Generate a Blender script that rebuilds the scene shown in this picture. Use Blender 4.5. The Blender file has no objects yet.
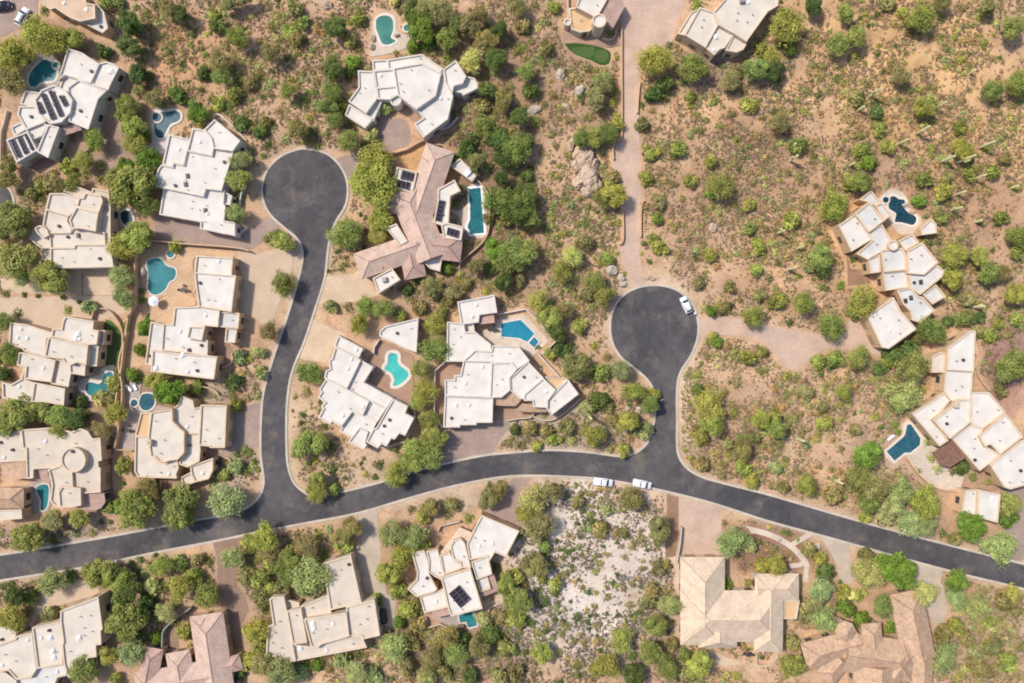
import bpy, bmesh, math, random
import numpy as np
from mathutils import Vector
random.seed(7); RNG = np.random.default_rng(11)
SC = bpy.context.scene
COL = SC.collection
H = 170.67            # camera height in metres
M = 0.25              # metres per pixel on the ground
def gx(px, py, z=0.0):
    k = M*(1.0 - z/H)
    return ((px-512.0)*k, (341.5-py)*k)
def T(x0, y0, s, txt):
    out = []
    for t in txt.split():
        u, v = t.split(',')
        out.append((x0+float(u)/s, y0+float(v)/s))
    return out
# ------------------------------------------------------------ polygons
def area(p):
    return 0.5*sum(p[i][0]*p[(i+1)%len(p)][1]-p[(i+1)%len(p)][0]*p[i][1] for i in range(len(p)))
def ccw(p):
    return list(p) if area(p) > 0 else list(p)[::-1]
def clean(p, eps=0.05):
    out = []
    for q in p:
        if not out or math.hypot(q[0]-out[-1][0], q[1]-out[-1][1]) > eps: out.append(q)
    if len(out) > 1 and math.hypot(out[0][0]-out[-1][0], out[0][1]-out[-1][1]) <= eps: out.pop()
    return out
def offset(p, d):                       # positive grows a ccw polygon
    n = len(p); out = []
    for i in range(n):
        a, b, c = p[i-1], p[i], p[(i+1) % n]
        e1 = (b[0]-a[0], b[1]-a[1]); e2 = (c[0]-b[0], c[1]-b[1])
        l1 = math.hypot(*e1) or 1; l2 = math.hypot(*e2) or 1
        n1 = (e1[1]/l1, -e1[0]/l1); n2 = (e2[1]/l2, -e2[0]/l2)
        mx, my = n1[0]+n2[0], n1[1]+n2[1]
        ml = mx*mx+my*my
        if ml < 0.25: ml = 0.25
        k = 2*d/ml
        k = max(-abs(d)*1.8, min(abs(d)*1.8, k*1.0)) if abs(k) > abs(d)*1.8 else k
        out.append((b[0]+mx*k, b[1]+my*k))
    return out
def smooth(p, closed=True, n=5):
    out = []; m = len(p)
    rng = range(m) if closed else range(m-1)
    for i in rng:
        if closed: a, b, c, d = p[i-1], p[i], p[(i+1) % m], p[(i+2) % m]
        else: a, b, c, d = p[max(i-1, 0)], p[i], p[i+1], p[min(i+2, m-1)]
        for k in range(n):
            t = k/n
            q = []
            for j in (0, 1):
                q.append(0.5*(2*b[j]+(c[j]-a[j])*t+(2*a[j]-5*b[j]+4*c[j]-d[j])*t*t+(3*b[j]-a[j]-3*c[j]+d[j])*t**3))
            out.append(tuple(q))
    if not closed: out.append(p[-1])
    return out
def inside(x, y, p):
    r = False; j = len(p)-1
    for i in range(len(p)):
        xi, yi = p[i]; xj, yj = p[j]
        if (yi > y) != (yj > y) and x < (xj-xi)*(y-yi)/(yj-yi)+xi: r = not r
        j = i
    return r
def circ(cx, cy, r, n=28):
    return [(cx+r*math.cos(2*math.pi*i/n), cy+r*math.sin(2*math.pi*i/n)) for i in range(n)]
# ------------------------------------------------------------ raster masks (1 px = 0.25 m), with margin
MG = 160
RW, RH = 1024+2*MG, 683+2*MG
built = np.zeros((RH, RW), bool)
def fill(mask, p):
    xs = [q[0] for q in p]; ys = [q[1] for q in p]
    x0 = max(int(min(xs))-1+MG, 0); x1 = min(int(max(xs))+2+MG, RW)
    y0 = max(int(min(ys))-1+MG, 0); y1 = min(int(max(ys))+2+MG, RH)
    if x1 <= x0 or y1 <= y0: return
    X, Y = np.meshgrid(np.arange(x0, x1)-MG+0.5, np.arange(y0, y1)-MG+0.5)
    r = np.zeros(X.shape, bool); j = len(p)-1
    for i in range(len(p)):
        xi, yi = p[i]; xj, yj = p[j]
        if yi != yj:
            c = ((yi > Y) != (yj > Y)) & (X < (xj-xi)*(Y-yi)/(yj-yi)+xi)
            r ^= c
        j = i
    mask[y0:y1, x0:x1] |= r
def w2p(p):
    return [(x/M+512, 341.5-y/M) for x, y in p]
# ------------------------------------------------------------ objects
WLOC = {}
def tag(o, label=None, cat=None, group=None, kind=None):
    if label: o['label'] = label
    if cat: o['category'] = cat
    if group: o['group'] = group
    if kind: o['kind'] = kind
    return o
def empty(name, loc, label=None, cat=None, group=None):
    o = bpy.data.objects.new(name, None); COL.objects.link(o)
    o.location = loc; o.empty_display_size = 0.5
    WLOC[o] = Vector(loc)
    return tag(o, label, cat, group)
def mk(name, verts, faces, mat, parent=None, uvs=None, smooth_shade=False, loc=None):
    """verts in world coordinates; the mesh is stored about its own origin"""
    V = np.array(verts, float)
    if parent is not None: org = np.array(WLOC[parent])
    elif loc is not None: org = np.array(loc, float)
    else: org = np.zeros(3)
    me = bpy.data.meshes.new(name)
    me.from_pydata([tuple(v) for v in (V-org)], [], [tuple(f) for f in faces])
    if uvs is not None:
        ul = me.uv_layers.new(name='UVMap')
        flat = []
        for f in me.polygons:
            for k in f.loop_indices: flat.append(uvs[f.index][k-f.loop_start])
        for i, q in enumerate(flat): ul.data[i].uv = q
    me.materials.append(mat)
    if smooth_shade:
        for f in me.polygons: f.use_smooth = True
    o = bpy.data.objects.new(name, me); COL.objects.link(o)
    if parent is not None:
        o.parent = parent; WLOC[o] = WLOC[parent].copy()
    else:
        o.location = tuple(org); WLOC[o] = Vector(org)
    return o
class MB:
    def __init__(s): s.v = []; s.f = []
    def prism(s, p, z0, z1, cap0=False, cap1=True):
        p = ccw(p); n = len(p); b = len(s.v)
        s.v += [(x, y, z0) for x, y in p]+[(x, y, z1) for x, y in p]
        for i in range(n):
            j = (i+1) % n; s.f.append((b+i, b+j, b+n+j, b+n+i))
        if cap1: s.f.append(tuple(b+n+i for i in range(n)))
        if cap0: s.f.append(tuple(b+i for i in range(n))[::-1])
        return s
    def taper(s, p0, z0, p1, z1, cap=True):
        n = len(p0); b = len(s.v)
        s.v += [(x, y, z0) for x, y in p0]+[(x, y, z1) for x, y in p1]
        for i in range(n):
            j = (i+1) % n; s.f.append((b+i, b+j, b+n+j, b+n+i))
        if cap: s.f.append(tuple(b+n+i for i in range(n)))
        return s
    def ring(s, po, pi, z0, z1):                # walls between two rings, open inside
        n = len(po); b = len(s.v)
        s.v += [(x, y, z0) for x, y in po]+[(x, y, z1) for x, y in po]+[(x, y, z1) for x, y in pi]+[(x, y, z0) for x, y in pi]
        for i in range(n):
            j = (i+1) % n
            for k in (0, 1, 2):
                s.f.append((b+k*n+i, b+k*n+j, b+(k+1)*n+j, b+(k+1)*n+i))
        return s
    def box(s, c, d, rz=0.0):
        cx, cy, cz = c; dx, dy, dz = d[0]/2, d[1]/2, d[2]/2
        ca, sa = math.cos(rz), math.sin(rz); b = len(s.v)
        for z in (-dz, dz):
            for x, y in ((-dx, -dy), (dx, -dy), (dx, dy), (-dx, dy)):
                s.v.append((cx+x*ca-y*sa, cy+x*sa+y*ca, cz+z))
        for f in ((3, 2, 1, 0), (4, 5, 6, 7), (0, 1, 5, 4), (1, 2, 6, 5), (2, 3, 7, 6), (3, 0, 4, 7)):
            s.f.append(tuple(b+i for i in f))
        return s
    def cyl(s, c, r, z0, z1, n=12, r1=None):
        r1 = r if r1 is None else r1
        return s.taper(circ(c[0], c[1], r, n), z0, circ(c[0], c[1], r1, n), z1)
    def dome(s, c, r, z0, hz, n=14, m=4):
        for k in range(m):
            a0, a1 = k/m*math.pi/2, (k+1)/m*math.pi/2
            s.taper(circ(c[0], c[1], r*math.cos(a0), n), z0+hz*math.sin(a0), circ(c[0], c[1], max(r*math.cos(a1), 0.01), n), z0+hz*math.sin(a1), cap=(k == m-1))
        return s
    def build(s, name, mat, parent=None, smooth_shade=False, loc=None):
        return mk(name, s.v, s.f, mat, parent, None, smooth_shade, loc)
# ------------------------------------------------------------ materials
def lin(c):
    return tuple(((v/255)/12.92 if v/255 <= 0.04045 else ((v/255+0.055)/1.055)**2.4) for v in c)
GAIN = 1.06
def A(r, g, b, k=1.0):
    return tuple(min(v*k/GAIN, 0.9) for v in lin((r, g, b)))+(1.0,)
class NT:
    def __init__(s, name):
        s.m = bpy.data.materials.new(name); s.m.use_nodes = True
        s.t = s.m.node_tree; s.t.nodes.clear()
        s.out = s.n('ShaderNodeOutputMaterial'); s.b = s.n('ShaderNodeBsdfPrincipled')
        s.l(s.b.outputs[0], s.out.inputs[0])
    def n(s, t, **k):
        x = s.t.nodes.new(t)
        for a, v in k.items(): setattr(x, a, v)
        return x
    def l(s, a, b): s.t.links.new(a, b)
    def coord(s, kind='Object'): return s.n('ShaderNodeTexCoord').outputs[kind]
    def geo(s): return s.n('ShaderNodeNewGeometry').outputs['Position']
    def noise(s, vec, scale, detail=4, rough=0.55):
        x = s.n('ShaderNodeTexNoise'); x.inputs['Scale'].default_value = scale
        x.inputs['Detail'].default_value = detail; x.inputs['Roughness'].default_value = rough
        s.l(vec, x.inputs['Vector']); return x.outputs['Fac']
    def voro(s, vec, scale, feature='F1', out='Distance'):
        x = s.n('ShaderNodeTexVoronoi', feature=feature); x.inputs['Scale'].default_value = scale
        s.l(vec, x.inputs['Vector']); return x.outputs[out]
    def ramp(s, fac, stops):
        x = s.n('ShaderNodeValToRGB'); e = x.color_ramp.elements
        while len(e) < len(stops): e.new(0.5)
        for i, (p, c) in enumerate(stops):
            e[i].position = p; e[i].color = c if len(c) == 4 else tuple(c)+(1,)
        s.l(fac, x.inputs[0]); return x.outputs[0]
    def mix(s, fac, a, b, mode='MIX'):
        x = s.n('ShaderNodeMix', data_type='RGBA', blend_type=mode)
        for sock, v in ((x.inputs[0], fac), (x.inputs[6], a), (x.inputs[7], b)):
            if isinstance(v, (int, float)): sock.default_value = v
            elif isinstance(v, tuple): sock.default_value = v if len(v) == 4 else v+(1,)
            else: s.l(v, sock)
        return x.outputs[2]
    def bump(s, fac, strength, dist):
        x = s.n('ShaderNodeBump'); x.inputs['Strength'].default_value = strength; x.inputs['Distance'].default_value = dist
        s.l(fac, x.inputs['Height']); s.l(x.outputs[0], s.b.inputs['Normal'])
    def col(s, c, rough=0.85, spec=0.3):
        if isinstance(c, tuple): s.b.inputs['Base Color'].default_value = c
        else: s.l(c, s.b.inputs['Base Color'])
        s.b.inputs['Roughness'].default_value = rough
        s.b.inputs['Specular IOR Level'].default_value = spec
        return s.m
def g3(v): return (v, v, v, 1)
def mat_plain(name, c, rough=0.6, spec=0.4, metal=0.0, var=0.10, sc=1.5):
    t = NT(name); p = t.coord()
    f = t.noise(p, sc, 5)
    m = t.mix(1.0, t.ramp(f, [(0.3, g3(1-var)), (0.7, g3(1+var))]), c, 'MULTIPLY')
    t.b.inputs['Metallic'].default_value = metal
    return t.col(m, rough, spec)
def mat_stucco(name, c):
    t = NT(name); p = t.geo()
    f = t.noise(p, 0.6, 6, 0.65); f2 = t.noise(p, 9.0, 3)
    m = t.mix(1.0, t.ramp(f, [(0.3, g3(0.84)), (0.7, g3(1.08))]), c, 'MULTIPLY')
    m = t.mix(1.0, t.ramp(f2, [(0.3, g3(0.93)), (0.7, g3(1.06))]), m, 'MULTIPLY')
    t.bump(f2, 0.3, 0.03)
    return t.col(m, 0.92, 0.15)
def mat_roof(name, c, dirt):
    t = NT(name); p = t.geo()
    big = t.noise(p, 0.16, 5, 0.6); mid = t.noise(p, 0.9, 6, 0.7); fine = t.noise(p, 7.0, 3)
    m = t.mix(t.ramp(big, [(0.42, g3(0.0)), (0.72, g3(0.5))]), c, dirt)
    m = t.mix(t.ramp(mid, [(0.50, g3(0.0)), (0.75, g3(0.45))]), m, dirt)
    patch = t.noise(p, 0.45, 2, 0.4)
    m = t.mix(1.0, t.ramp(patch, [(0.35, g3(0.93)), (0.65, g3(1.03))]), m, 'MULTIPLY')
    m = t.mix(1.0, t.ramp(fine, [(0.3, g3(0.95)), (0.7, g3(1.03))]), m, 'MULTIPLY')
    t.bump(mid, 0.25, 0.05)
    return t.col(m, 0.95, 0.05)
def mat_tile(name, c1, c2, mortar):
    t = NT(name); uv = t.n('ShaderNodeUVMap').outputs[0]
    b = t.n('ShaderNodeTexBrick'); t.l(uv, b.inputs['Vector'])
    b.inputs['Color1'].default_value = c1; b.inputs['Color2'].default_value = c2; b.inputs['Mortar'].default_value = mortar
    b.inputs['Scale'].default_value = 1.0; b.inputs['Mortar Size'].default_value = 0.035
    b.inputs['Brick Width'].default_value = 0.42; b.inputs['Row Height'].default_value = 0.46
    b.inputs['Bias'].default_value = 0.0
    p = t.geo(); f = t.noise(p, 0.5, 5, 0.6); f2 = t.noise(p, 3.0, 3)
    m = t.mix(1.0, t.ramp(f, [(0.3, g3(0.82)), (0.7, g3(1.12))]), b.outputs['Color'], 'MULTIPLY')
    m = t.mix(1.0, t.ramp(f2, [(0.3, g3(0.86)), (0.7, g3(1.1))]), m, 'MULTIPLY')
    w = t.n('ShaderNodeTexWave', wave_type='BANDS', bands_direction='X', wave_profile='SIN'); w.inputs['Scale'].default_value = 0.75
    t.l(uv, w.inputs['Vector'])
    t.bump(w.outputs['Fac'], 0.7, 0.08)
    return t.col(m, 0.85, 0.2)
def mat_paver(name, c1, c2, sx=0.35, mort=0.02, patch=0.16):
    t = NT(name); p = t.geo()
    b = t.n('ShaderNodeTexBrick'); t.l(p, b.inputs['Vector'])
    b.inputs['Color1'].default_value = c1; b.inputs['Color2'].default_value = c2
    b.inputs['Mortar'].default_value = tuple(v*0.7 for v in c1[:3])+(1,)
    b.inputs['Scale'].default_value = 1.0; b.inputs['Mortar Size'].default_value = mort
    b.inputs['Brick Width'].default_value = sx*2; b.inputs['Row Height'].default_value = sx
    f = t.noise(p, 0.22, 6, 0.62); f2 = t.noise(p, 2.2, 5, 0.6)
    m = t.mix(1.0, t.ramp(f, [(0.3, g3(1-patch)), (0.7, g3(1+patch*0.8))]), b.outputs['Color'], 'MULTIPLY')
    m = t.mix(1.0, t.ramp(f2, [(0.3, g3(0.9)), (0.7, g3(1.08))]), m, 'MULTIPLY')
    return t.col(m, 0.9, 0.2)
def mat_asphalt(name, c):
    t = NT(name); p = t.geo()
    big = t.noise(p, 0.07, 5, 0.6); mid = t.noise(p, 0.45, 6, 0.65); fine = t.noise(p, 12, 3)
    cr = t.voro(p, 0.16, 'DISTANCE_TO_EDGE'); cr2 = t.voro(p, 0.45, 'DISTANCE_TO_EDGE')
    m = t.mix(t.ramp(big, [(0.40, g3(0)), (0.68, g3(0.85))]), c, tuple(v*k for v, k in zip(c[:3], (1.95, 1.8, 1.7))))
    m = t.mix(1.0, t.ramp(mid, [(0.3, g3(0.80)), (0.7, g3(1.22))]), m, 'MULTIPLY')
    m = t.mix(1.0, t.ramp(fine, [(0.3, g3(0.85)), (0.7, g3(1.15))]), m, 'MULTIPLY')
    m = t.mix(1.0, t.ramp(cr, [(0.0, g3(0.88)), (0.008, g3(1.0))]), m, 'MULTIPLY')
    m = t.mix(1.0, t.ramp(cr2, [(0.0, g3(0.82)), (0.02, g3(1.0))]), m, 'MULTIPLY')
    nv = t.n('ShaderNodeTexNoise'); nv.inputs['Scale'].default_value = 0.25; t.l(p, nv.inputs['Vector'])
    dis = t.mix(0.82, t.mix(1.0, nv.outputs['Color'], (9, 9, 0, 1), 'MULTIPLY'), p)
    sl = t.voro(dis, 0.11, 'DISTANCE_TO_EDGE')
    m = t.mix(1.0, t.ramp(sl, [(0.0, g3(0.84)), (0.006, g3(0.86)), (0.012, g3(1.0))]), m, 'MULTIPLY')
    blot = t.noise(p, 1.1, 4, 0.6)
    m = t.mix(t.ramp(blot, [(0.60, g3(0)), (0.72, g3(0.4))]), m, tuple(v*0.55 for v in c[:3]))
    dust = t.noise(p, 0.12, 6, 0.7)
    m = t.mix(t.ramp(dust, [(0.52, g3(0)), (0.75, g3(0.65))]), m, A(150, 134, 120))
    return t.col(m, 0.85, 0.3)
def mat_water(name, c, deep):
    t = NT(name); p = t.geo()
    f = t.noise(p, 0.28, 3, 0.5); r = t.noise(p, 2.2, 4, 0.6)
    m = t.mix(t.ramp(f, [(0.35, g3(0)), (0.65, g3(1))]), c, deep)
    ca = t.voro(p, 1.1, 'DISTANCE_TO_EDGE')  # pale web of caustic light, painted into the water colour
    m = t.mix(t.ramp(ca, [(0.0, g3(0.035)), (0.2, g3(0))]), m, (0.8, 0.95, 0.95, 1))
    t.bump(r, 0.05, 0.03)
    return t.col(m, 0.35, 0.1)
def mat_foliage(name, transl=0.38):
    t = NT(name)
    at = t.n('ShaderNodeAttribute', attribute_name='leafcol'); oi = t.n('ShaderNodeObjectInfo')
    m = t.mix(1.0, at.outputs['Color'], oi.outputs['Color'], 'MULTIPLY')
    t.col(m, 0.75, 0.2)
    tr = t.n('ShaderNodeBsdfTranslucent'); t.l(m, tr.inputs['Color'])
    mx = t.n('ShaderNodeMixShader'); mx.inputs[0].default_value = transl
    t.l(t.b.outputs[0], mx.inputs[1]); t.l(tr.outputs[0], mx.inputs[2]); t.l(mx.outputs[0], t.out.inputs[0])
    return t.m
def mat_ground():
    t = NT('ground'); p = t.geo()
    at = t.n('ShaderNodeAttribute', attribute_name='soil').outputs['Color']
    big = t.noise(p, 0.05, 6, 0.6); mid = t.noise(p, 0.32, 7, 0.68); fine = t.noise(p, 3.0, 6, 0.7)
    peb = t.voro(p, 2.6); peb2 = t.voro(p, 1.1)
    m = t.mix(t.ramp(big, [(0.40, g3(0)), (0.66, g3(0.5))]), at, t.mix(1.0, at, (1.04, 0.94, 0.85, 1), 'MULTIPLY'))
    m = t.mix(t.ramp(mid, [(0.50, g3(0)), (0.68, g3(0.75))]), m, t.mix(1.0, m, (0.70, 0.66, 0.65, 1), 'MULTIPLY'))
    m = t.mix(t.ramp(mid, [(0.30, g3(0.5)), (0.45, g3(0))]), m, t.mix(1.0, m, (1.16, 1.13, 1.10, 1), 'MULTIPLY'))
    m = t.mix(1.0, t.ramp(fine, [(0.25, g3(0.62)), (0.5, g3(1.0)), (0.75, g3(1.18))]), m, 'MULTIPLY')
    m = t.mix(t.ramp(peb, [(0.0, g3(0.5)), (0.10, g3(0.5)), (0.16, g3(0))]), m, t.mix(1.0, m, (0.5, 0.48, 0.47, 1), 'MULTIPLY'))
    m = t.mix(t.ramp(peb2, [(0.0, g3(0.35)), (0.07, g3(0.35)), (0.11, g3(0))]), m, t.mix(1.0, m, (1.3, 1.28, 1.25, 1), 'MULTIPLY'))
    lit = t.noise(p, 1.15, 5, 0.65)
    m = t.mix(t.ramp(lit, [(0.50, g3(0)), (0.66, g3(0.6))]), m, t.mix(1.0, m, (0.63, 0.59, 0.55, 1), 'MULTIPLY'))
    t.bump(fine, 0.6, 0.12)
    return t.col(m, 0.95, 0.1)
def mat_rock(name, c):
    t = NT(name); p = t.coord()
    f = t.noise(p, 1.4, 8, 0.7); cr = t.voro(p, 0.8, 'DISTANCE_TO_EDGE')
    m = t.mix(1.0, t.ramp(f, [(0.3, g3(0.65)), (0.7, g3(1.15))]), c, 'MULTIPLY')
    m = t.mix(1.0, t.ramp(cr, [(0.0, g3(0.6)), (0.05, g3(1))]), m, 'MULTIPLY')
    t.bump(f, 0.8, 0.2)
    return t.col(m, 0.95, 0.1)
def mat_solar(name):
    t = NT(name); uv = t.n('ShaderNodeUVMap').outputs[0]
    b = t.n('ShaderNodeTexBrick'); t.l(uv, b.inputs['Vector'])
    b.offset = 0.0
    b.inputs['Color1'].default_value = A(46, 40, 52); b.inputs['Color2'].default_value = A(56, 48, 60); b.inputs['Mortar'].default_value = A(125, 122, 130)
    b.inputs['Scale'].default_value = 1; b.inputs['Mortar Size'].default_value = 0.03; b.inputs['Brick Width'].default_value = 1.0; b.inputs['Row Height'].default_value = 1.6
    return t.col(b.outputs['Color'], 0.6, 0.12)
MT = {}
def setup_mats():
    MT['wall_tan'] = mat_stucco('stucco_tan', A(206, 178, 150))
    MT['wall_warm'] = mat_stucco('stucco_warm', A(216, 184, 148))
    MT['wall_white'] = mat_stucco('stucco_white', A(226, 216, 208))
    MT['wall_cream'] = mat_stucco('stucco_cream', A(214, 194, 172))
    MT['wall_sage'] = mat_stucco('stucco_sage', A(168, 166, 152))
    MT['wall_gray'] = mat_stucco('stucco_pale_gray', A(206, 202, 192))
    MT['roof_white'] = mat_roof('roof_white', A(230, 222, 213), A(208, 198, 188))
    MT['roof_cream'] = mat_roof('roof_cream', A(224, 212, 198), A(202, 188, 173))
    MT['roof_beige'] = mat_roof('roof_beige', A(219, 204, 187), A(196, 179, 162))
    MT['roof_pink'] = mat_roof('roof_pink', A(222, 192, 164), A(196, 164, 140))
    MT['roof_gray'] = mat_roof('roof_gray', A(222, 218, 212), A(186, 182, 178))
    MT['roof_tan'] = mat_roof('roof_tan', A(222, 188, 146), A(200, 164, 124))
    MT['parapet_white'] = mat_stucco('parapet_white', A(222, 211, 199)); MT['parapet_cream'] = mat_stucco('parapet_cream', A(224, 204, 182)); MT['parapet_warm'] = mat_stucco('parapet_warm', A(224, 200, 172))
    MT['tile_pink'] = mat_tile('tile_pink', A(222, 193, 174), A(212, 182, 165), A(190, 160, 146))
    MT['tile_rose'] = mat_tile('tile_rose', A(214, 180, 164), A(202, 168, 154), A(172, 140, 128))
    MT['tile_beige'] = mat_tile('tile_beige', A(234, 210, 184), A(228, 203, 178), A(208, 183, 160))
    MT['tile_brown'] = mat_tile('tile_brown', A(222, 188, 156), A(198, 163, 136), A(178, 144, 122))
    MT['tile_dark'] = mat_tile('tile_dark', A(160, 122, 104), A(138, 104, 90), A(104, 78, 68))
    MT['glass'] = mat_plain('window_glass', A(50, 60, 70), 0.08, 0.6)
    MT['frame'] = mat_plain('window_frame', A(120, 98, 80), 0.5)
    MT['door'] = mat_plain('door_wood', A(110, 78, 56), 0.5)
    MT['garage'] = mat_plain('garage_door', A(170, 145, 120), 0.5)
    MT['vent'] = mat_plain('vent_metal', A(170, 164, 158), 0.5, 0.4, 0.3)
    MT['white'] = mat_plain('white_plastic', A(240, 240, 240), 0.4)
    MT['dark'] = mat_plain('dark_unit', A(70, 62, 62), 0.5)
    MT['solar'] = mat_solar('solar_cells')
    MT['metal'] = mat_plain('frame_metal', A(150, 150, 155), 0.6, 0.3, 0.2); MT['panel_frame'] = mat_plain('panel_frame', A(120, 118, 124), 0.7, 0.1)
    MT['asphalt'] = mat_asphalt('asphalt', A(76, 74, 77))
    MT['kerb'] = mat_paver('kerb_concrete', A(208, 194, 178), A(200, 186, 172), 1.5, 0.01)
    MT['drive_pink'] = mat_paver('drive_pink', A(212, 182, 162), A(205, 175, 156))
    MT['drive_purple'] = mat_paver('drive_purple', A(178, 154, 142), A(168, 145, 135))
    MT['drive_beige'] = mat_paver('drive_beige', A(216, 190, 160), A(210, 184, 156), 0.8, 0.01)
    MT['drive_gray'] = mat_paver('drive_gray', A(200, 182, 164), A(194, 176, 158), 1.5, 0.01)
    MT['drive_gravel'] = mat_paver('drive_gravel', A(208, 184, 160), A(204, 178, 154), 0.1, 0.0, 0.10)
    MT['drive_brown'] = mat_paver('drive_brown', A(164, 134, 118), A(156, 128, 113))
    MT['mulch'] = mat_paver('mulch', A(168, 134, 110), A(156, 124, 102), 0.2, 0.02, 0.25)
    MT['deck_cream'] = mat_paver('deck_cream', A(220, 202, 184), A(212, 194, 178), 0.5)
    MT['deck_pale'] = mat_paver('deck_pale', A(224, 214, 208), A(216, 206, 200), 0.5)
    MT['deck_tan'] = mat_paver('deck_tan', A(216, 182, 148), A(207, 171, 138), 0.4)
    MT['deck_brick'] = mat_paver('deck_brick', A(188, 154, 132), A(178, 144, 124), 0.25)
    MT['deck_gray'] = mat_paver('deck_gray', A(190, 176, 168), A(180, 166, 158), 0.5)
    MT['coping'] = mat_plain('coping', A(226, 212, 198), 0.7)
    MT['grass'] = mat_paver('artificial_turf', A(88, 108, 60), A(82, 102, 56), 0.2, 0.0)
    MT['grass_dark'] = mat_paver('dark_turf', A(62, 92, 40), A(56, 84, 38), 0.2, 0.0)
    MT['w_teal'] = mat_water('pool_teal', A(46, 130, 138), A(30, 110, 122))
    MT['w_lap'] = mat_water('pool_lap', A(30, 110, 118), A(22, 96, 106))
    MT['w_green'] = mat_water('pool_green', A(78, 138, 124), A(58, 120, 112))
    MT['w_blue'] = mat_water('pool_blue', A(46, 98, 116), A(32, 82, 100))
    MT['w_bright'] = mat_water('pool_bright', A(80, 196, 186), A(64, 180, 176))
    MT['w_azure'] = mat_water('pool_azure', A(36, 138, 168), A(28, 124, 156))
    MT['w_dark'] = mat_water('pool_dark', A(22, 66, 82), A(14, 50, 66))
    MT['leaf'] = mat_foliage('foliage'); MT['leaf_dry'] = mat_foliage('dry_foliage', 0.1)
    MT['bark'] = mat_plain('bark', A(112, 92, 74), 0.9, 0.1, 0, 0.25, 6)
    MT['cactus'] = mat_plain('cactus_skin', A(224, 216, 164), 0.8, 0.2, 0, 0.15, 4)
    MT['rock'] = mat_rock('granite', A(214, 188, 164)); MT['rock_pale'] = mat_rock('pale_rock', A(216, 198, 182))
    MT['ground'] = mat_ground()
    MT['paint_white'] = mat_plain('car_paint_white', A(238, 240, 244), 0.25, 0.5, 0, 0.02)
    MT['paint_dark'] = mat_plain('car_paint_dark', A(60, 52, 66), 0.25, 0.5, 0, 0.02)
    MT['tyre'] = mat_plain('tyre', A(34, 33, 34), 0.9, 0.2); MT['lamp_red'] = mat_plain('tail_red', A(150, 30, 26), 0.3)
    MT['lamp_clear'] = mat_plain('lamp_clear', A(220, 224, 228), 0.15)
setup_mats()
# ------------------------------------------------------------ houses
HOUSES = {}
def backproj(p, z): return [gx(x, y, z) for x, y in p]
BI = [0]
def solar(poly_px, z, parent):
    p = ccw(clean(backproj(poly_px, z)))
    c = (sum(q[0] for q in p)/len(p), sum(q[1] for q in p)/len(p))
    # longest edge gives u
    i = max(range(len(p)), key=lambda k: math.dist(p[k], p[(k+1) % len(p)]))
    a, b = p[i], p[(i+1) % len(p)]; l = math.dist(a, b); ux, uy = (b[0]-a[0])/l, (b[1]-a[1])/l
    n = len(p)
    V = [(x, y, z) for x, y in p]+[(x, y, z+0.06) for x, y in p]
    F = [tuple(n+k for k in range(n))]+[(k, (k+1) % n, n+(k+1) % n, n+k) for k in range(n)]
    uv = lambda v: ((v[0]-a[0])*ux+(v[1]-a[1])*uy, -(v[0]-a[0])*uy+(v[1]-a[1])*ux)
    o = mk('solar_panel', V, F, MT['solar'], parent, [[uv(V[k]) for k in f] for f in F])
    m = MB(); m.ring(offset(p, 0.06), offset(p, -0.01), z-0.05, z+0.075); m.build('panel_frame', MT['panel_frame'], o)
    return o
def flat_block(root, px, h, roof, wall, rnd, units=(), vents=True):
    BI[0] += 1
    h = h + 0.011*(BI[0] % 17)
    p = ccw(clean(backproj(px, h), 0.12))
    p = offset(p, 0.06)
    lo = 0.38
    zin = h-lo
    pi = offset(p, -0.34)
    m = MB(); m.ring(p, pi, 0.0, h)
    # the inner face stops at the roof: rebuild last ring
    n = len(p)
    for k in range(n): m.v[3*n+k] = (pi[k][0], pi[k][1], zin-0.05)
    wo = m.build('wall', MT[wall], root)
    wo.data.materials.append(MT[{'wall_white': 'parapet_white', 'wall_gray': 'parapet_white', 'wall_warm': 'parapet_warm'}.get(wall, 'parapet_cream') if roof != 'roof_white' or wall != 'wall_warm' else 'parapet_cream'])
    for q in range(n):
        wo.data.polygons[3*q+1].material_index = 1; wo.data.polygons[3*q+2].material_index = 1
    r = mk('roof', [(x, y, zin) for x, y in offset(p, -0.33)], [tuple(range(n))], MT[roof], root)
    ar = abs(area(p))
    if vents:
        k = int(ar/19); tries = 0; done = []
        if ar < 14: k = 0
        k = min(k, 7)
        xs = [q[0] for q in p]; ys = [q[1] for q in p]
        pin = offset(p, -0.9)
        while k > 0 and tries < 60:
            tries += 1
            x = rnd.uniform(min(xs), max(xs)); y = rnd.uniform(min(ys), max(ys))
            if not inside(x, y, pin) or any(math.dist((x, y), d) < 1.6 for d in done): continue
            done.append((x, y)); k -= 1
            q = rnd.random()
            if q < 0.62:
                MB().cyl((x, y), 0.17, zin-0.02, zin+0.02, 10).cyl((x, y), 0.08, zin, zin+0.45, 8).cyl((x, y), 0.15, zin+0.45, zin+0.56, 8).build('roof_vent', MT['vent'], r)
            elif q < 0.86:
                MB().box((x, y, zin+0.10), (0.75, 0.75, 0.2), 0.4).dome((x, y), 0.33, zin+0.2, 0.2, 10, 3).build('skylight', MT['white'], r)
            else:
                MB().box((x, y, zin+0.25), (0.55, 0.6, 0.5), 0.3).cyl((x, y), 0.2, zin+0.5, zin+0.56, 10).build('roof_fan', MT['dark'], r)
    return dict(p=p, h=h, zin=zin, roof=r)
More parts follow.
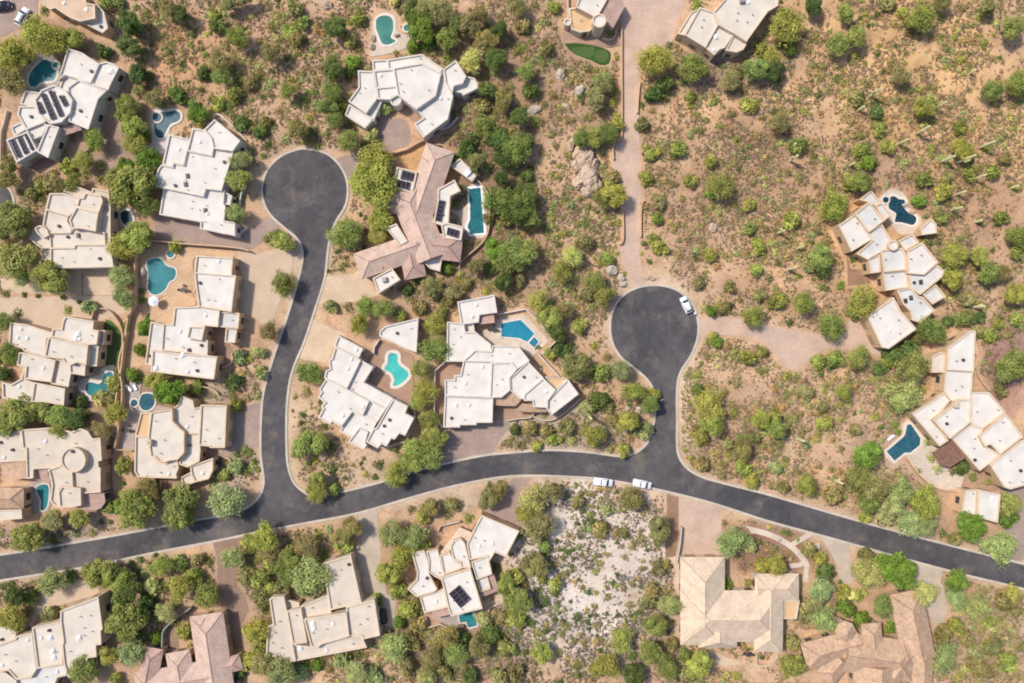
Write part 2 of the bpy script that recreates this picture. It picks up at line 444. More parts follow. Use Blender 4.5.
def unit_at(root, blk, px, kind):
    """a roof unit seen in the photo at pixel px, on the roof of blk"""
    z = blk['zin']; x, y = gx(px[0], px[1], z); r = blk['roof']
    if kind == 'sky': MB().box((x, y, z+0.12), (1.1, 1.1, 0.24), 0.3).dome((x, y), 0.5, z+0.24, 0.25, 12, 3).build('skylight', MT['white'], r)
    if kind == 'dark': MB().box((x, y, z+0.15), (0.8, 1.1, 0.3), 0.15).box((x, y, z+0.33), (0.66, 0.96, 0.06), 0.15).build('skylight', MT['dark'], r)
    if kind == 'ac': MB().box((x, y, z+0.45), (1.1, 1.1, 0.9), 0.2).cyl((x, y), 0.4, z+0.9, z+0.98, 14).build('air_conditioner', MT['vent'], r)
    if kind == 'chim': MB().box((x, y, z+0.6), (1.0, 1.3, 1.2), 0.0).box((x, y, z+1.26), (1.15, 1.45, 0.12), 0.0).cyl((x, y), 0.18, z+1.32, z+1.62, 8).build('chimney', MT['wall_cream'], r)
def tile_slope(root, px, h, wall, tile, drop=0.7):
    """a small porch roof: tiled sheet falling away from its first edge"""
    BI[0] += 1
    h += 0.011*(BI[0] % 17)
    p = ccw(clean(backproj(px, h), 0.12)); p = offset(p, 0.05)
    # fall direction: away from house centre
    c = WLOC[root]; mx = sum(q[0] for q in p)/len(p); my = sum(q[1] for q in p)/len(p)
    d = (mx-c[0], my-c[1]); l = math.hypot(*d) or 1; d = (d[0]/l, d[1]/l)
    s = [q[0]*d[0]+q[1]*d[1] for q in p]; s0, s1 = min(s), max(s)
    zt = [h+0.25-drop*(k-s0)/(s1-s0+1e-6) for k in s]
    n = len(p)
    V = [(p[i][0], p[i][1], zt[i]) for i in range(n)]+[(p[i][0], p[i][1], zt[i]-0.18) for i in range(n)]
    F = [tuple(range(n))]+[(i, n+i, n+(i+1) % n, (i+1) % n) for i in range(n)]
    uv = lambda v: (-v[0]*d[1]+v[1]*d[0], v[0]*d[0]+v[1]*d[1])
    mk('tile_roof', V, F, MT[tile], root, [[uv(V[k]) for k in f] for f in F])
    q = offset(p, -0.5)
    for x, y in q[::max(1, len(q)//5)]: MB().box((x, y, (h-0.7)/2), (0.35, 0.35, h-0.7)).build('porch_post', MT[wall], root)
    return dict(p=p, h=h, zin=h, roof=None)
def hip(root, a, b, w, he, wall, tile, h0=True, h1=True, pitch=0.42, over=0.45, walls=True):
    """hip (or gable) roofed wing whose ridge runs from pixel a to pixel b (outer ends), w pixels wide"""
    BI[0] += 1
    he += 0.009*(BI[0] % 17)
    ax, ay = gx(a[0], a[1], he); bx, by = gx(b[0], b[1], he)
    w = w*M*(1-he/H); L = math.dist((ax, ay), (bx, by))
    ux, uy = (bx-ax)/L, (by-ay)/L; vx, vy = -uy, ux
    hw = w/2; rz = he+hw*pitch
    def P(u, v, z): return (ax+ux*u+vx*v, ay+uy*u+vy*v, z)
    e0 = min(hw, L/2-0.05) if h0 else 0.0; e1 = min(hw, L/2-0.05) if h1 else 0.0
    V = [P(0, -hw, he), P(L, -hw, he), P(L, hw, he), P(0, hw, he), P(e0, 0, rz), P(L-e1, 0, rz)]
    F = [(0, 1, 5, 4), (2, 3, 4, 5), (3, 0, 4), (1, 2, 5)]
    sl = math.hypot(1, pitch)
    loc = [(0, -hw), (L, -hw), (L, hw), (0, hw), (e0, 0), (L-e1, 0)]
    U = []
    for f in F[:2]: U.append([(loc[k][0], abs(loc[k][1])*sl) for k in f])
    for f in F[2:]: U.append([(loc[k][1], abs(loc[k][0]-(0 if f[0] == 3 else L))*sl) for k in f])
    # eave board
    for i, j in ((0, 1), (1, 2), (2, 3), (3, 0)):
        b0 = len(V); V += [V[i], V[j], V[j][:2]+(he-0.2,), V[i][:2]+(he-0.2,)]
        F.append((b0, b0+3, b0+2, b0+1)); U.append([(0, 0)]*4)
    r = mk('roof', V, F, MT[tile], root, U)
    m = MB()      # ridge and hip caps
    def cap(p, q):
        d = math.dist(p[:2], q[:2])
        if d < 0.3: return
        ang = math.atan2(q[1]-p[1], q[0]-p[0]); n = (-math.sin(ang)*0.14, math.cos(ang)*0.14)
        b0 = len(m.v)
        m.v += [(p[0]-n[0], p[1]-n[1], p[2]+0.01), (q[0]-n[0], q[1]-n[1], q[2]+0.01), (q[0], q[1], q[2]+0.12), (p[0], p[1], p[2]+0.12), (q[0]+n[0], q[1]+n[1], q[2]+0.01), (p[0]+n[0], p[1]+n[1], p[2]+0.01)]
        m.f.append((b0, b0+1, b0+2, b0+3)); m.f.append((b0+3, b0+2, b0+4, b0+5))
    cap(V[4], V[5])
    if h0: cap(V[0], V[4]); cap(V[3], V[4])
    if h1: cap(V[1], V[5]); cap(V[2], V[5])
    m.build('ridge_cap', MT[tile], r)
    p = [P(over, -hw+over, 0)[:2], P(L-over, -hw+over, 0)[:2], P(L-over, hw-over, 0)[:2], P(over, hw-over, 0)[:2]]
    if walls: MB().prism(p, 0, he-0.06-0.004*(BI[0] % 17), cap1=False).build('wall', MT[wall], root)
    return dict(p=ccw(p), h=he, zin=he, roof=r, foot=ccw([v[:2] for v in V[:4]]))
def turret(root, px, h, wall, tile):
    BI[0] += 1
    p = ccw(backproj(px, h)); n = len(p); c = (sum(q[0] for q in p)/n, sum(q[1] for q in p)/n); r = math.dist(p[0], c)
    V = [(x, y, h) for x, y in p]+[(c[0], c[1], h+r*0.5)]+[(x, y, h-0.2) for x, y in p]
    F = [(k, (k+1) % n, n) for k in range(n)]+[(n+1+k, n+1+(k+1) % n, (k+1) % n, k) for k in range(n)]
    L = math.dist(p[0], p[1])
    rf = mk('roof', V, F, MT[tile], root, [[(0, 0), (L, 0), (L/2, r)]]*n+[[(0, 0)]*4]*n)
    MB().prism(offset(p, -0.4), 0, h-0.08, cap1=False).build('wall', MT[wall], root)
    return dict(p=offset(p, -0.4), h=h, zin=h, roof=rf, foot=p)
def openings(root, blks, rnd, garage_px=None, cap=26):
    cand = []
    for b in blks:
        if b is None or b.get('porch'): continue
        p = b['p']; n = len(p)
        for i in range(n):
            a, c = p[i], p[(i+1) % n]; L = math.dist(a, c)
            if L < 2.4: continue
            ux, uy = (c[0]-a[0])/L, (c[1]-a[1])/L; nx, ny = uy, -ux
            def free(t):
                x, y = a[0]+ux*t+nx*0.7, a[1]+uy*t+ny*0.7
                return not any(o is not b and inside(x, y, o['p']) for o in blks)
            k = max(1, int(L/4.2))
            for j in range(k):
                t = L*(j+0.5)/k
                if free(t) and free(t-0.9) and free(t+0.9): cand.append((L, a, (ux, uy), (nx, ny), t, b))
    gp = gx(*garage_px) if garage_px else None
    used = set()
    if gp and cand:
        best = min(range(len(cand)), key=lambda k: math.dist((cand[k][1][0]+cand[k][2][0]*cand[k][4], cand[k][1][1]+cand[k][2][1]*cand[k][4]), gp))
        order = sorted(range(len(cand)), key=lambda k: math.dist((cand[k][1][0]+cand[k][2][0]*cand[k][4], cand[k][1][1]+cand[k][2][1]*cand[k][4]), gp))
        for q, k in enumerate(order[:3]):
            L, a, u, nrm, t, b = cand[k]
            x, y = a[0]+u[0]*t, a[1]+u[1]*t; rz = math.atan2(u[1], u[0])
            if q < 2 and L > 4:
                MB().box((x+nrm[0]*0.02, y+nrm[1]*0.02, 1.1), (2.6, 0.1, 2.2), rz).build('garage_door', MT['garage'], root)
            else:
                d = MB().box((x+nrm[0]*0.02, y+nrm[1]*0.02, 1.05), (1.0, 0.1, 2.1), rz).build('door', MT['door'], root)
                MB().box((x+nrm[0]*0.09+u[0]*0.36, y+nrm[1]*0.09+u[1]*0.36, 1.0), (0.06, 0.06, 0.16), rz).build('handle', MT['metal'], d)
            used.add(k)
    rest = [k for k in range(len(cand)) if k not in used]
    rnd.shuffle(rest)
    for k in rest[:cap]:
        L, a, u, nrm, t, b = cand[k]
        x, y = a[0]+u[0]*t, a[1]+u[1]*t; rz = math.atan2(u[1], u[0])
        w = 1.5 if L > 3.5 else 1.0
        z = 1.55
        wo = MB().box((x+nrm[0]*0.015, y+nrm[1]*0.015, z), (w, 0.05, 1.3), rz).build('window', MT['glass'], root)
        m = MB()
        for du, dz, sx, sz in ((0, 0.70, w+0.2, 0.1), (0, -0.70, w+0.2, 0.1), (w/2+0.05, 0, 0.1, 1.3), (-w/2-0.05, 0, 0.1, 1.3), (0, 0, 0.05, 1.3)):
            m.box((x+u[0]*du+nrm[0]*0.03, y+u[1]*du+nrm[1]*0.03, z+dz), (sx, 0.09, sz), rz)
        m.build('frame', MT['frame'], wo)
def house(key, cpx, label, wall, roof, blocks, garage=None, name='house'):
    root = empty(name, gx(*cpx)+(0.0,), label, 'house', 'houses of the neighbourhood')
    rnd = random.Random(key); blks = []; named = {}
    for bl in blocks:
        kind = bl[0]
        if kind == 'F':            # flat block: id, height, polygon, optional roof material, wall material
            _, bid, h, poly = bl[:4]; rf = bl[4] if len(bl) > 4 and bl[4] else roof; wl = bl[5] if len(bl) > 5 else wall
            d = flat_block(root, poly, h, rf, wl, rnd); fill(built, w2p(d['p'])); blks.append(d); named[bid] = d
        elif kind == 'P':
            d = tile_slope(root, bl[2], bl[1], wall, bl[3]); d['porch'] = True; fill(built, w2p(d['p'])); blks.append(d)
        elif kind == 'H':
            d = hip(root, *bl[1:5], wall, *bl[5:]); fill(built, w2p(d['foot'])); blks.append(d)
        elif kind == 'O':
            d = turret(root, bl[1], bl[2], wall, bl[3]); fill(built, w2p(d['foot'])); blks.append(d)
        elif kind == 'S':
            solar(bl[2], named[bl[1]]['zin']+0.28 if bl[1] in named else bl[1], root)
        elif kind == 'U':
            unit_at(root, named[bl[1]], bl[2], bl[3])
    openings(root, blks, rnd, garage)
    HOUSES[key] = (root, cpx)
    return root
def cpx(t, u, v): return (t[0]+u/t[2], t[1]+v/t[2])
def tt(t):
    return lambda s: T(t[0], t[1], t[2], s)
a4 = tt((0, 0, 4)); B_ = tt((0, 30, 8)); C_ = tt((0, 90, 7.314)); E_ = tt((130, 100, 8)); F_ = tt((130, 160, 8))
G_ = tt((20, 180, 8)); H_ = tt((0, 225, 8)); I_ = tt((125, 235, 8)); J_ = tt((125, 300, 8)); K_ = tt((0, 310, 8)); L_ = tt((0, 360, 8))
M_ = tt((0, 425, 8)); N_ = tt((115, 375, 8)); O_ = tt((115, 420, 8)); Q_ = tt((345, 50, 7.314)); R_ = tt((350, 140, 7.04)); S_ = tt((345, 210, 7.04))
U_ = tt((305, 310, 8)); V_ = tt((305, 370, 8)); W_ = tt((430, 285, 6.384)); X_ = tt((430, 340, 6.384)); Y_ = tt((815, 180, 7.314)); Z_ = tt((830, 265, 7.314))
AA = tt((884, 325, 7.314)); BB = tt((884, 400, 7.314)); CC = tt((884, 450, 7.314)); DD = tt((400, 505, 7.854)); EE = tt((400, 560, 7.854)); FF = tt((260, 550, 5.692))
GG = tt((0, 590, 7.346)); HH = tt((120, 598, 8)); II = tt((660, 530, 6.384)); JJ = tt((660, 576, 6.384)); KK = tt((795, 583, 6.827)); LL = tt((550, 0, 7.314)); MM = tt((660, 0, 7.314))
P0 = tt((0, 0, 8))
TP = tt((330, 130, 3.795))
def one(f, s): return f(s)[0]

house(1, (78, 8), 'pinkish flat-roofed house cut by the top left corner above the yellow-green trees', 'wall_tan', 'roof_pink', [
 ('F', 'a', 4.8, P0('300,-60 310,0 400,75 440,60 490,95 560,140 640,170 760,145 755,35 690,25 660,-60')),
 ('F', 'b', 3.7, P0('640,170 760,140 765,20 830,95 862,225 820,262'), 'roof_gray'),
])
house(2, (62, 104), 'white house with an octagonal wing carrying solar panels beside a small teal pool', 'wall_gray', 'roof_white', [
 ('F', 'c', 3.8, B_('788,268 850,252 905,272 950,300 890,420 862,480 730,430')),
 ('F', 'd', 4.5, a4('313,318 425,362 392,395 352,517 275,485 278,420 270,350')),
 ('F', 'a', 4.0, B_('540,145 655,182 792,272 725,425 515,358 468,400')),
 ('F', 'b', 3.4, B_('510,355 622,400 590,520 470,470')),
 ('F', 'e', 5.0, a4('165,360 215,340 262,362 288,400 280,450 245,488 200,495 152,455 138,400')),
 ('F', 'f', 3.4, a4('100,362 165,372 138,400 145,430 80,415'), 'roof_cream'),
 ('F', 'g', 3.8, a4('76,425 142,425 155,455 182,486 104,518 70,458')),
 ('F', 'h', 3.3, C_('80,270 150,235 190,285 105,335')),
 ('F', 'i', 3.5, C_('185,285 310,235 345,255 305,335 240,360')),
 ('F', 'j', 4.1, C_('45,365 200,305 270,440 120,530')),
 ('F', 'k', 4.2, C_('268,448 350,252 430,272 350,495')),
 ('P', 3.0, C_('425,285 560,250 590,285 440,338'), 'tile_rose'),
 ('S', 'e', C_('300,35 330,25 410,205 375,218')), ('S', 'e', C_('355,10 385,0 465,185 435,195')), ('S', 'e', C_('262,95 290,85 328,160 300,175')), ('S', 'e', C_('430,45 460,35 498,105 470,120')),
 ('S', 'j', C_('75,370 100,360 160,485 130,495')), ('S', 'j', C_('122,340 150,330 212,460 180,470')), ('S', 'j', C_('172,318 200,308 262,435 235,445')),
 ('U', 'c', one(B_, '888,330'), 'sky'),
], one(C_, '200,520'))
house(3, (197, 178), 'white stepped flat-roofed house left of the left cul-de-sac, below a small blue pool', 'wall_white', 'roof_white', [
 ('F', 'd', 4.0, E_('455,405 655,445 668,385 825,415 790,530 730,725 605,710 585,772 200,690 195,630 225,552 250,518 340,535 350,503 430,520')),
 ('F', 'a', 4.7, E_('592,238 675,155 740,205 880,325 820,408 665,385 645,300')),
 ('F', 'b', 4.4, E_('500,225 592,240 668,320 668,385 655,448 455,405')),
 ('F', 'c', 4.3, E_('312,275 475,315 458,400 428,522 350,503 338,535 258,515')),
 ('F', 'e', 3.6, F_('270,220 580,285 605,225 755,240 745,350 762,370 750,485 838,500 838,606 560,550 565,495 540,490 235,435')),
 ('F', 'f', 3.2, F_('755,255 815,285 800,360 745,350'), 'roof_gray'),
 ('U', 'd', one(F_, '462,128'), 'dark'), ('U', 'd', one(F_, '447,195'), 'dark'), ('U', 'e', one(F_, '605,405'), 'dark'),
], one(F_, '400,480'))
house(4, (70, 228), 'cream flat-roofed house with a small round turret on its left side', 'wall_cream', 'roof_cream', [
 ('F', 'n', 3.6, G_('340,85 420,45 520,75 580,100 510,150 420,118'), 'roof_beige'),
 ('F', 'c', 3.5, G_('580,65 710,90 712,195 640,195 635,125 570,105'), 'roof_beige'),
 ('F', 'f', 3.7, G_('650,188 722,188 722,512 675,512 665,420 600,410 625,270')),
 ('F', 'i', 3.5, G_('115,375 165,360 225,405 245,450 245,545 165,545 75,470')),
 ('F', 'e', 4.1, G_('205,232 385,285 375,330 412,390 405,425 232,425 180,360')),
 ('F', 'a', 4.6, G_('235,108 350,105 470,138 468,210 430,255 385,290 205,236')),
 ('F', 'b', 4.8, G_('520,100 645,125 660,170 628,258 450,212 468,145 505,140')),
 ('F', 'g', 3.9, G_('235,425 405,418 420,390 480,380 605,408 675,420 680,520 430,522 425,545 240,548')),
 ('F', 'd', 5.2, G_('450,215 625,258 602,410 475,385 415,388 392,320')),
 ('F', 't', 4.5, G_('115,385 160,362 215,400 230,440 185,465 140,430')),
 ('F', 'h', 4.4, H_('400,182 590,180 595,155 830,155 880,165 905,335 700,340 400,345')),
 ('F', 'j', 2.6, H_('325,195 405,190 405,280 335,278')),
 ('U', 'g', one(G_, '468,445'), 'dark'),
], one(H_, '760,350'))
house(5, (197, 318), 'white and peach house beside a walled yard with a three-lobed turquoise pool', 'wall_warm', 'roof_white', [
 ('F', 'a', 3.7, I_('570,165 862,182 850,330 555,305')),
 ('F', 'g', 3.4, J_('205,175 310,195 298,410 220,408 208,520 160,512'), 'roof_gray'),
 ('F', 'c', 4.2, J_('395,60 585,52 600,45 757,65 742,215 635,205 640,320 662,325 657,442 290,402 305,190 380,195')),
 ('F', 'b', 4.5, I_('555,298 885,325 850,615 590,572 565,400')),
 ('F', 'd', 5.0, J_('515,212 637,215 612,322 495,305')),
 ('F', 'e', 3.6, J_('752,92 915,105 905,228 745,214'), 'roof_gray'),
 ('F', 'f', 3.2, J_('808,222 895,228 880,342 798,337'), 'roof_gray'),
 ('F', 'h', 4.4, J_('218,400 450,430 655,445 735,455 710,632 690,632 207,572')),
 ('U', 'h', one(J_, '460,440'), 'sky'), ('U', 'h', one(J_, '245,545'), 'sky'), ('U', 'c', one(J_, '515,405'), 'dark'),
], one(I_, '900,440'))
house(6, (52, 362), 'sprawling cream house at the left edge with stepped white roofs and a half-hidden teal pool', 'wall_tan', 'roof_cream', [
 ('F', 'dd', 3.2, K_('782,160 838,165 828,278 770,272'), 'roof_gray'),
 ('F', 'd', 3.6, K_('705,280 788,285 772,450 692,440'), 'roof_gray'),
 ('F', 'f', 3.6, K_('445,390 510,405 560,440 568,490 545,615 410,590 410,560')),
 ('F', 'g', 3.8, K_('555,440 600,418 682,445 676,525 558,505')),
 ('F', 'e', 4.0, K_('150,338 220,345 442,402 407,577 270,560 195,548 205,460 135,440')),
 ('F', 'a', 4.1, K_('80,100 220,120 412,180 408,215 372,225 352,372 190,328 180,310 70,272')),
 ('F', 'b', 4.4, K_('520,52 747,90 742,155 787,165 772,275 690,278 408,212 418,150 490,150 500,90')),
 ('F', 'c', 4.8, K_('385,218 702,285 687,438 610,418 570,438 520,428 500,393 353,372')),
 ('F', 'h', 3.6, L_('15,180 90,195 170,150 190,65 205,65 200,155 268,180 248,348 100,325 20,300')),
 ('F', 'i', 3.8, L_('272,180 518,230 508,362 345,335 248,335')),
 ('U', 'b', one(K_, '625,195'), 'sky'), ('U', 'b', one(K_, '610,230'), 'sky'),
], one(K_, '300,130'))
house(7, (52, 470), 'cream house with a round raised roof in its middle and curved tiled patio roofs', 'wall_tan', 'roof_beige', [
 ('F', 'a', 4.0, M_('-60,55 168,48 172,188 208,192 208,285 0,298 -60,298')),
 ('F', 'b', 4.3, M_('165,38 380,25 480,30 570,55 640,28 700,50 738,110 800,105 812,282 782,290 787,340 802,345 802,538 640,548 590,505 570,390 500,335 360,348 265,352 262,425 212,428 205,192 180,188')),
 ('F', 'd', 4.6, M_('385,355 480,325 520,355 575,378 582,492 490,487 470,512 470,658 430,642 400,602 415,480 400,410')),
 ('F', 'c', 5.5, [(585/8+x, 425+280/8+y) for x, y in circ(0, 0, 12.2, 26)]),
 ('F', 'e', 5.0, M_('495,490 642,507 647,642 570,657 475,657 465,540')),
 ('P', 3.4, M_('642,552 825,540 832,620 800,668 760,682 632,682'), 'tile_rose'),
 ('P', 3.1, M_('262,360 330,348 390,350 380,390 402,420 380,472 280,440'), 'tile_rose'),
 ('P', 3.5, M_('0,298 205,287 212,425 100,432 10,425'), 'tile_brown'),
 ('H', one(M_, '-60,585'), one(M_, '190,585'), 21, 3.6, 'tile_brown'),
 ('F', 'k', 3.6, tt((0, 470, 7.314))('-40,295 155,290 160,355 -40,372'), 'roof_cream'),
], one(M_, '830,460'))
house(8, (178, 440), 'angular cream house above the junction with a tan deck and tiny blue pool', 'wall_warm', 'roof_cream', [
 ('F', 'a', 3.5, N_('205,305 287,300 267,492 158,488'), 'roof_tan'),
 ('F', 'c', 4.1, N_('470,262 505,235 530,165 622,205 632,265 690,255 682,472 555,468 520,425 458,368')),
 ('F', 'e', 3.8, N_('552,468 668,468 682,600 672,692 580,738 508,712 546,620')),
 ('F', 'f', 4.0, O_('160,130 272,130 277,290 310,298 350,338 400,348 440,328 497,320 507,385 487,430 492,467 180,457 155,410')),
 ('F', 'd', 4.2, N_('685,240 892,245 877,582 760,582 755,572 668,562')),
 ('F', 'b', 5.0, N_('285,300 455,270 460,370 520,430 552,455 550,620 500,677 435,684 395,699 350,692 315,657 283,657 263,490')),
 ('F', 'g', 3.4, O_('600,370 782,305 782,400 747,472 640,497 610,440')),
 ('F', 'h', 3.1, O_('525,460 612,415 640,497 545,537')),
 ('U', 'b', one(N_, '290,535'), 'chim'),
], one(N_, '900,420'))
house(9, (412, 95), 'large bluish white angular house above the left cul-de-sac', 'wall_white', 'roof_white', [
 ('F', 'k', 3.2, Q_('232,352 275,360 240,440 205,520 148,462'), 'roof_gray'),
 ('F', 'tr', 3.8, [(345+370/7.314+x, 50+365/7.314+y) for x, y in circ(0, 0, 5.6, 16)], 'roof_gray'),
 ('F', 'j', 3.4, Q_('30,398 198,500 190,522 145,570 0,475')),
 ('F', 'i', 3.6, Q_('798,265 860,243 888,192 945,205 985,270 865,330 850,312 800,305')),
 ('F', 'b', 3.6, Q_('200,75 312,70 317,142 205,152')),
 ('F', 'c', 3.8, Q_('310,70 560,30 715,135 690,168 560,100 355,135 318,142')),
 ('F', 'd', 4.0, Q_('210,150 357,138 378,262 228,278')),
 ('F', 'e', 4.1, Q_('230,275 377,262 388,325 330,362 240,357')),
 ('F', 'a', 4.0, Q_('95,150 207,155 237,350 152,462 25,375 100,270')),
 ('F', 'g', 4.2, Q_('530,430 655,340 715,150 735,240 790,330 750,505 570,640 510,540 575,495 540,455')),
 ('F', 'h', 4.6, Q_('720,140 810,75 885,190 860,242 795,262 782,320 735,245')),
 ('F', 'f', 5.0, Q_('353,132 560,95 702,168 662,332 520,432 385,328')),
], one(Q_, '200,520'))
house(10, (420, 220), 'pink tile-roofed house with dark solar panels beside a long rectangular pool', 'wall_cream', 'roof_white', [
 ('H', one(TP, '420,66'), one(TP, '322,350'), 30, 3.5, 'tile_pink', True, False),
 ('H', one(TP, '285,222'), one(TP, '385,490'), 33, 3.6, 'tile_pink', True, False),
 ('H', one(TP, '330,432'), one(TP, '500,452'), 26, 3.4, 'tile_rose', False, True),
 ('H', one(TP, '375,425'), one(TP, '105,518'), 27, 3.4, 'tile_pink', False, True),
 ('H', one(TP, '300,440'), one(TP, '325,562'), 22, 3.3, 'tile_rose', False, True),
 ('H', one(TP, '205,283'), one(TP, '310,292'), 17, 3.1, 'tile_rose', True, False),
 ('H', one(TP, '370,100'), one(TP, '385,190'), 12, 3.9, 'tile_pink', True, False),
 ('H', one(TP, '178,448'), one(TP, '200,525'), 11, 3.6, 'tile_pink', True, False),
 ('F', 'a', 4.4, R_('330,190 470,225 440,372 300,330')),
 ('F', 'b', 4.3, R_('620,345 735,280 777,357 705,392 692,580 650,602 588,580 618,420')),
 ('F', 'c', 4.3, R_('640,590 690,585 797,610 782,705 660,690')),
 ('F', 't', 4.6, S_('290,125 360,95 440,220 385,250')),
 ('F', 'g', 4.4, S_('195,480 330,410 387,490 235,587')),
 ('F', 's', 3.2, S_('555,370 600,345 682,340 667,432 600,412')),
 ('S', 'a', R_('370,215 460,240 440,290 355,270')), ('S', 'a', R_('335,280 425,300 410,355 330,330')),
 ('S', 'b', R_('615,420 670,430 640,575 590,560')), ('S', 'c', R_('690,615 770,640 760,690 680,665')),
 ('U', 'g', one(S_, '278,490'), 'ac'),
], one(S_, '200,520'))
house(11, (365, 385), 'bright white house with saw-tooth roof edges beside a mint-green kidney pool', 'wall_white', 'roof_white', [
 ('F', 'guest', 4.0, U_('600,170 640,130 905,65 890,337 790,302 595,207')),
 ('F', 'c', 3.3, U_('265,205 400,275 462,310 425,390 235,290')),
 ('F', 'd', 3.6, U_('440,400 545,455 468,580 700,705 640,800 520,730 335,645')),
 ('F', 'i', 4.1, V_('703,232 820,290 800,345 870,385 800,525 755,505 715,555 690,545 650,610 610,590 580,625 490,575 545,470 568,465')),
 ('F', 'f', 3.8, V_('470,362 530,245 645,312 577,415')),
 ('F', 'g', 3.7, V_('372,335 460,363 572,415 545,472 492,570 430,475 385,542 278,490')),
 ('F', 'h', 4.2, V_('430,463 502,495 480,580 492,600 470,635 345,575')),
 ('F', 'b', 4.2, U_('240,295 445,400 332,632 200,575 155,545 165,490 200,470 190,400 215,390')),
 ('F', 'e', 4.5, V_('165,75 205,85 330,150 512,250 462,362 375,335 290,452 215,410 200,437 108,380 145,310 128,290 160,260 103,215 130,180 113,155')),
], one(U_, '200,330'))
house(12, (508, 372), 'big white house with stepped roof wings around an azure angular pool', 'wall_white', 'roof_white', [
 ('F', 'a', 4.0, W_('175,108 410,62 428,175 315,190 310,238 200,252')),
 ('P', 3.1, W_('315,192 405,180 412,240 315,250'), 'tile_rose'),
 ('F', 'c', 4.1, W_('110,235 215,245 225,300 290,300 388,380 390,422 290,418 212,488 105,488')),
 ('F', 'w', 3.2, W_('212,250 275,242 285,300 222,305'), 'roof_cream'),
 ('F', 'd', 4.4, X_('215,135 285,65 390,72 400,35 565,40 635,132 550,190 510,150 400,155 395,140')),
 ('F', 'g', 4.5, X_('392,140 520,142 557,185 507,245 512,320 455,367 382,367')),
 ('F', 'e', 4.2, X_('213,132 397,138 382,367 95,357 95,255 155,255 155,225 195,225')),
 ('F', 'f', 3.9, X_('95,355 402,370 397,527 295,527 295,542 190,542 190,557 85,557')),
 ('F', 'h', 4.2, X_('510,243 625,138 722,240 602,350 597,377 570,372 513,322')),
 ('F', 'i', 4.4, X_('600,348 722,243 802,320 752,387 752,432 660,427 655,387 600,387')),
 ('F', 'j', 4.0, X_('750,385 880,250 948,345 775,480 745,440')),
 ('F', 'k', 2.8, X_('735,235 882,243 800,318'), 'roof_tan'),
 ('P', 3.1, X_('405,372 460,367 507,325 582,382 545,422 405,417'), 'tile_brown'),
 ('P', 2.9, X_('540,452 590,405 660,415 660,462'), 'tile_brown'),
 ('P', 2.9, X_('660,432 745,432 745,460 665,460'), 'tile_brown'),
], one(X_, '240,560'))
house(13, (890, 272), 'tan house with many grey-white stepped roofs, a white dome and a very dark pool', 'wall_warm', 'roof_gray', [
 ('F', 'c', 3.6, Y_('330,145 410,75 482,165 445,192 400,162')),
 ('F', 'd', 3.7, Y_('440,190 490,163 557,255 507,297')),
 ('F', 'e', 4.1, Y_('390,387 490,322 567,455 542,492 385,582 308,540 420,440')),
 ('F', 'a', 4.1, Y_('175,330 297,247 420,432 268,522'), 'roof_white'),
 ('F', 'b', 4.6, Y_('293,245 400,160 507,297 395,382')),
 ('F', 'dome', 4.8, [(815+575/7.314+x, 180+478/7.314+y) for x, y in circ(0, 0, 4.9, 18)], 'roof_white'),
 ('F', 'f', 3.7, Y_('392,580 472,540 482,672 408,682')),
 ('F', 'g', 4.1, Y_('482,512 640,498 667,560 670,657 505,672')),
 ('F', 'h', 3.7, Y_('612,445 715,393 762,457 660,518')),
 ('F', 'i', 4.6, Y_('678,520 785,458 902,600 800,692 680,682'), 'roof_white'),
 ('F', 'l', 4.0, Z_('578,60 720,48 780,0 837,40 822,87 660,217 585,165')),
 ('F', 'k', 3.6, Z_('388,55 562,38 575,165 408,187')),
 ('F', 'm', 3.3, Z_('678,215 775,143 847,230 750,287')),
 ('F', 'n', 4.0, Z_('492,185 590,168 650,228 680,235 767,330 660,422 600,402 590,340 540,290')),
 ('F', 'o', 4.2, Z_('272,375 465,237 520,340 632,467 430,612 380,602'), 'roof_white'),
 ('U', 'l', one(Z_, '662,125'), 'dark'), ('U', 'n', one(Z_, '590,240'), 'dark'), ('U', 'n', one(Z_, '550,262'), 'dark'),
], one(Z_, '300,470'))
house(14, (968, 405), 'long white-roofed tan house at the right edge with an angular blue pool', 'wall_warm', 'roof_white', [
 ('F', 'c', 3.6, AA('355,230 410,198 457,210 442,347 350,347'), 'roof_cream'),
 ('F', 'd', 3.7, BB('207,100 365,-2 435,-55 490,-2 365,152 472,297 408,338')),
 ('F', 'f', 4.0, BB('638,-60 770,-57 887,90 727,208 638,172')),
 ('F', 'g', 4.1, BB('497,280 638,178 727,205 700,265 740,338 857,400 702,518')),
 ('F', 'b', 4.2, AA('453,325 652,338 637,560 490,555 438,482')),
 ('F', 'a', 4.5, AA('470,165 640,38 670,45 657,340 458,328')),
 ('F', 'e', 4.9, BB('363,150 520,28 560,-4 637,-4 634,165 485,283')),
 ('F', 'h', 4.6, BB('700,265 890,98 1017,270 852,398 780,322 740,342')),
 ('F', 'i', 4.4, BB('778,475 1000,300 1100,270 1120,600 925,652 883,640')),
 ('P', 3.0, BB('365,385 492,298 602,420 490,492 430,480'), 'tile_dark'),
 ('U', 'e', one(BB, '510,30'), 'chim'),
], one(BB, '1000,640'))
house(24, (979, 504), 'small two-part white-roofed casita between round trees at the lower right', 'wall_warm', 'roof_white', [
 ('F', 'a', 3.6, CC('595,298 692,290 692,492 568,462')), ('F', 'b', 3.9, CC('690,290 852,325 832,532 680,490'))], None, 'casita')
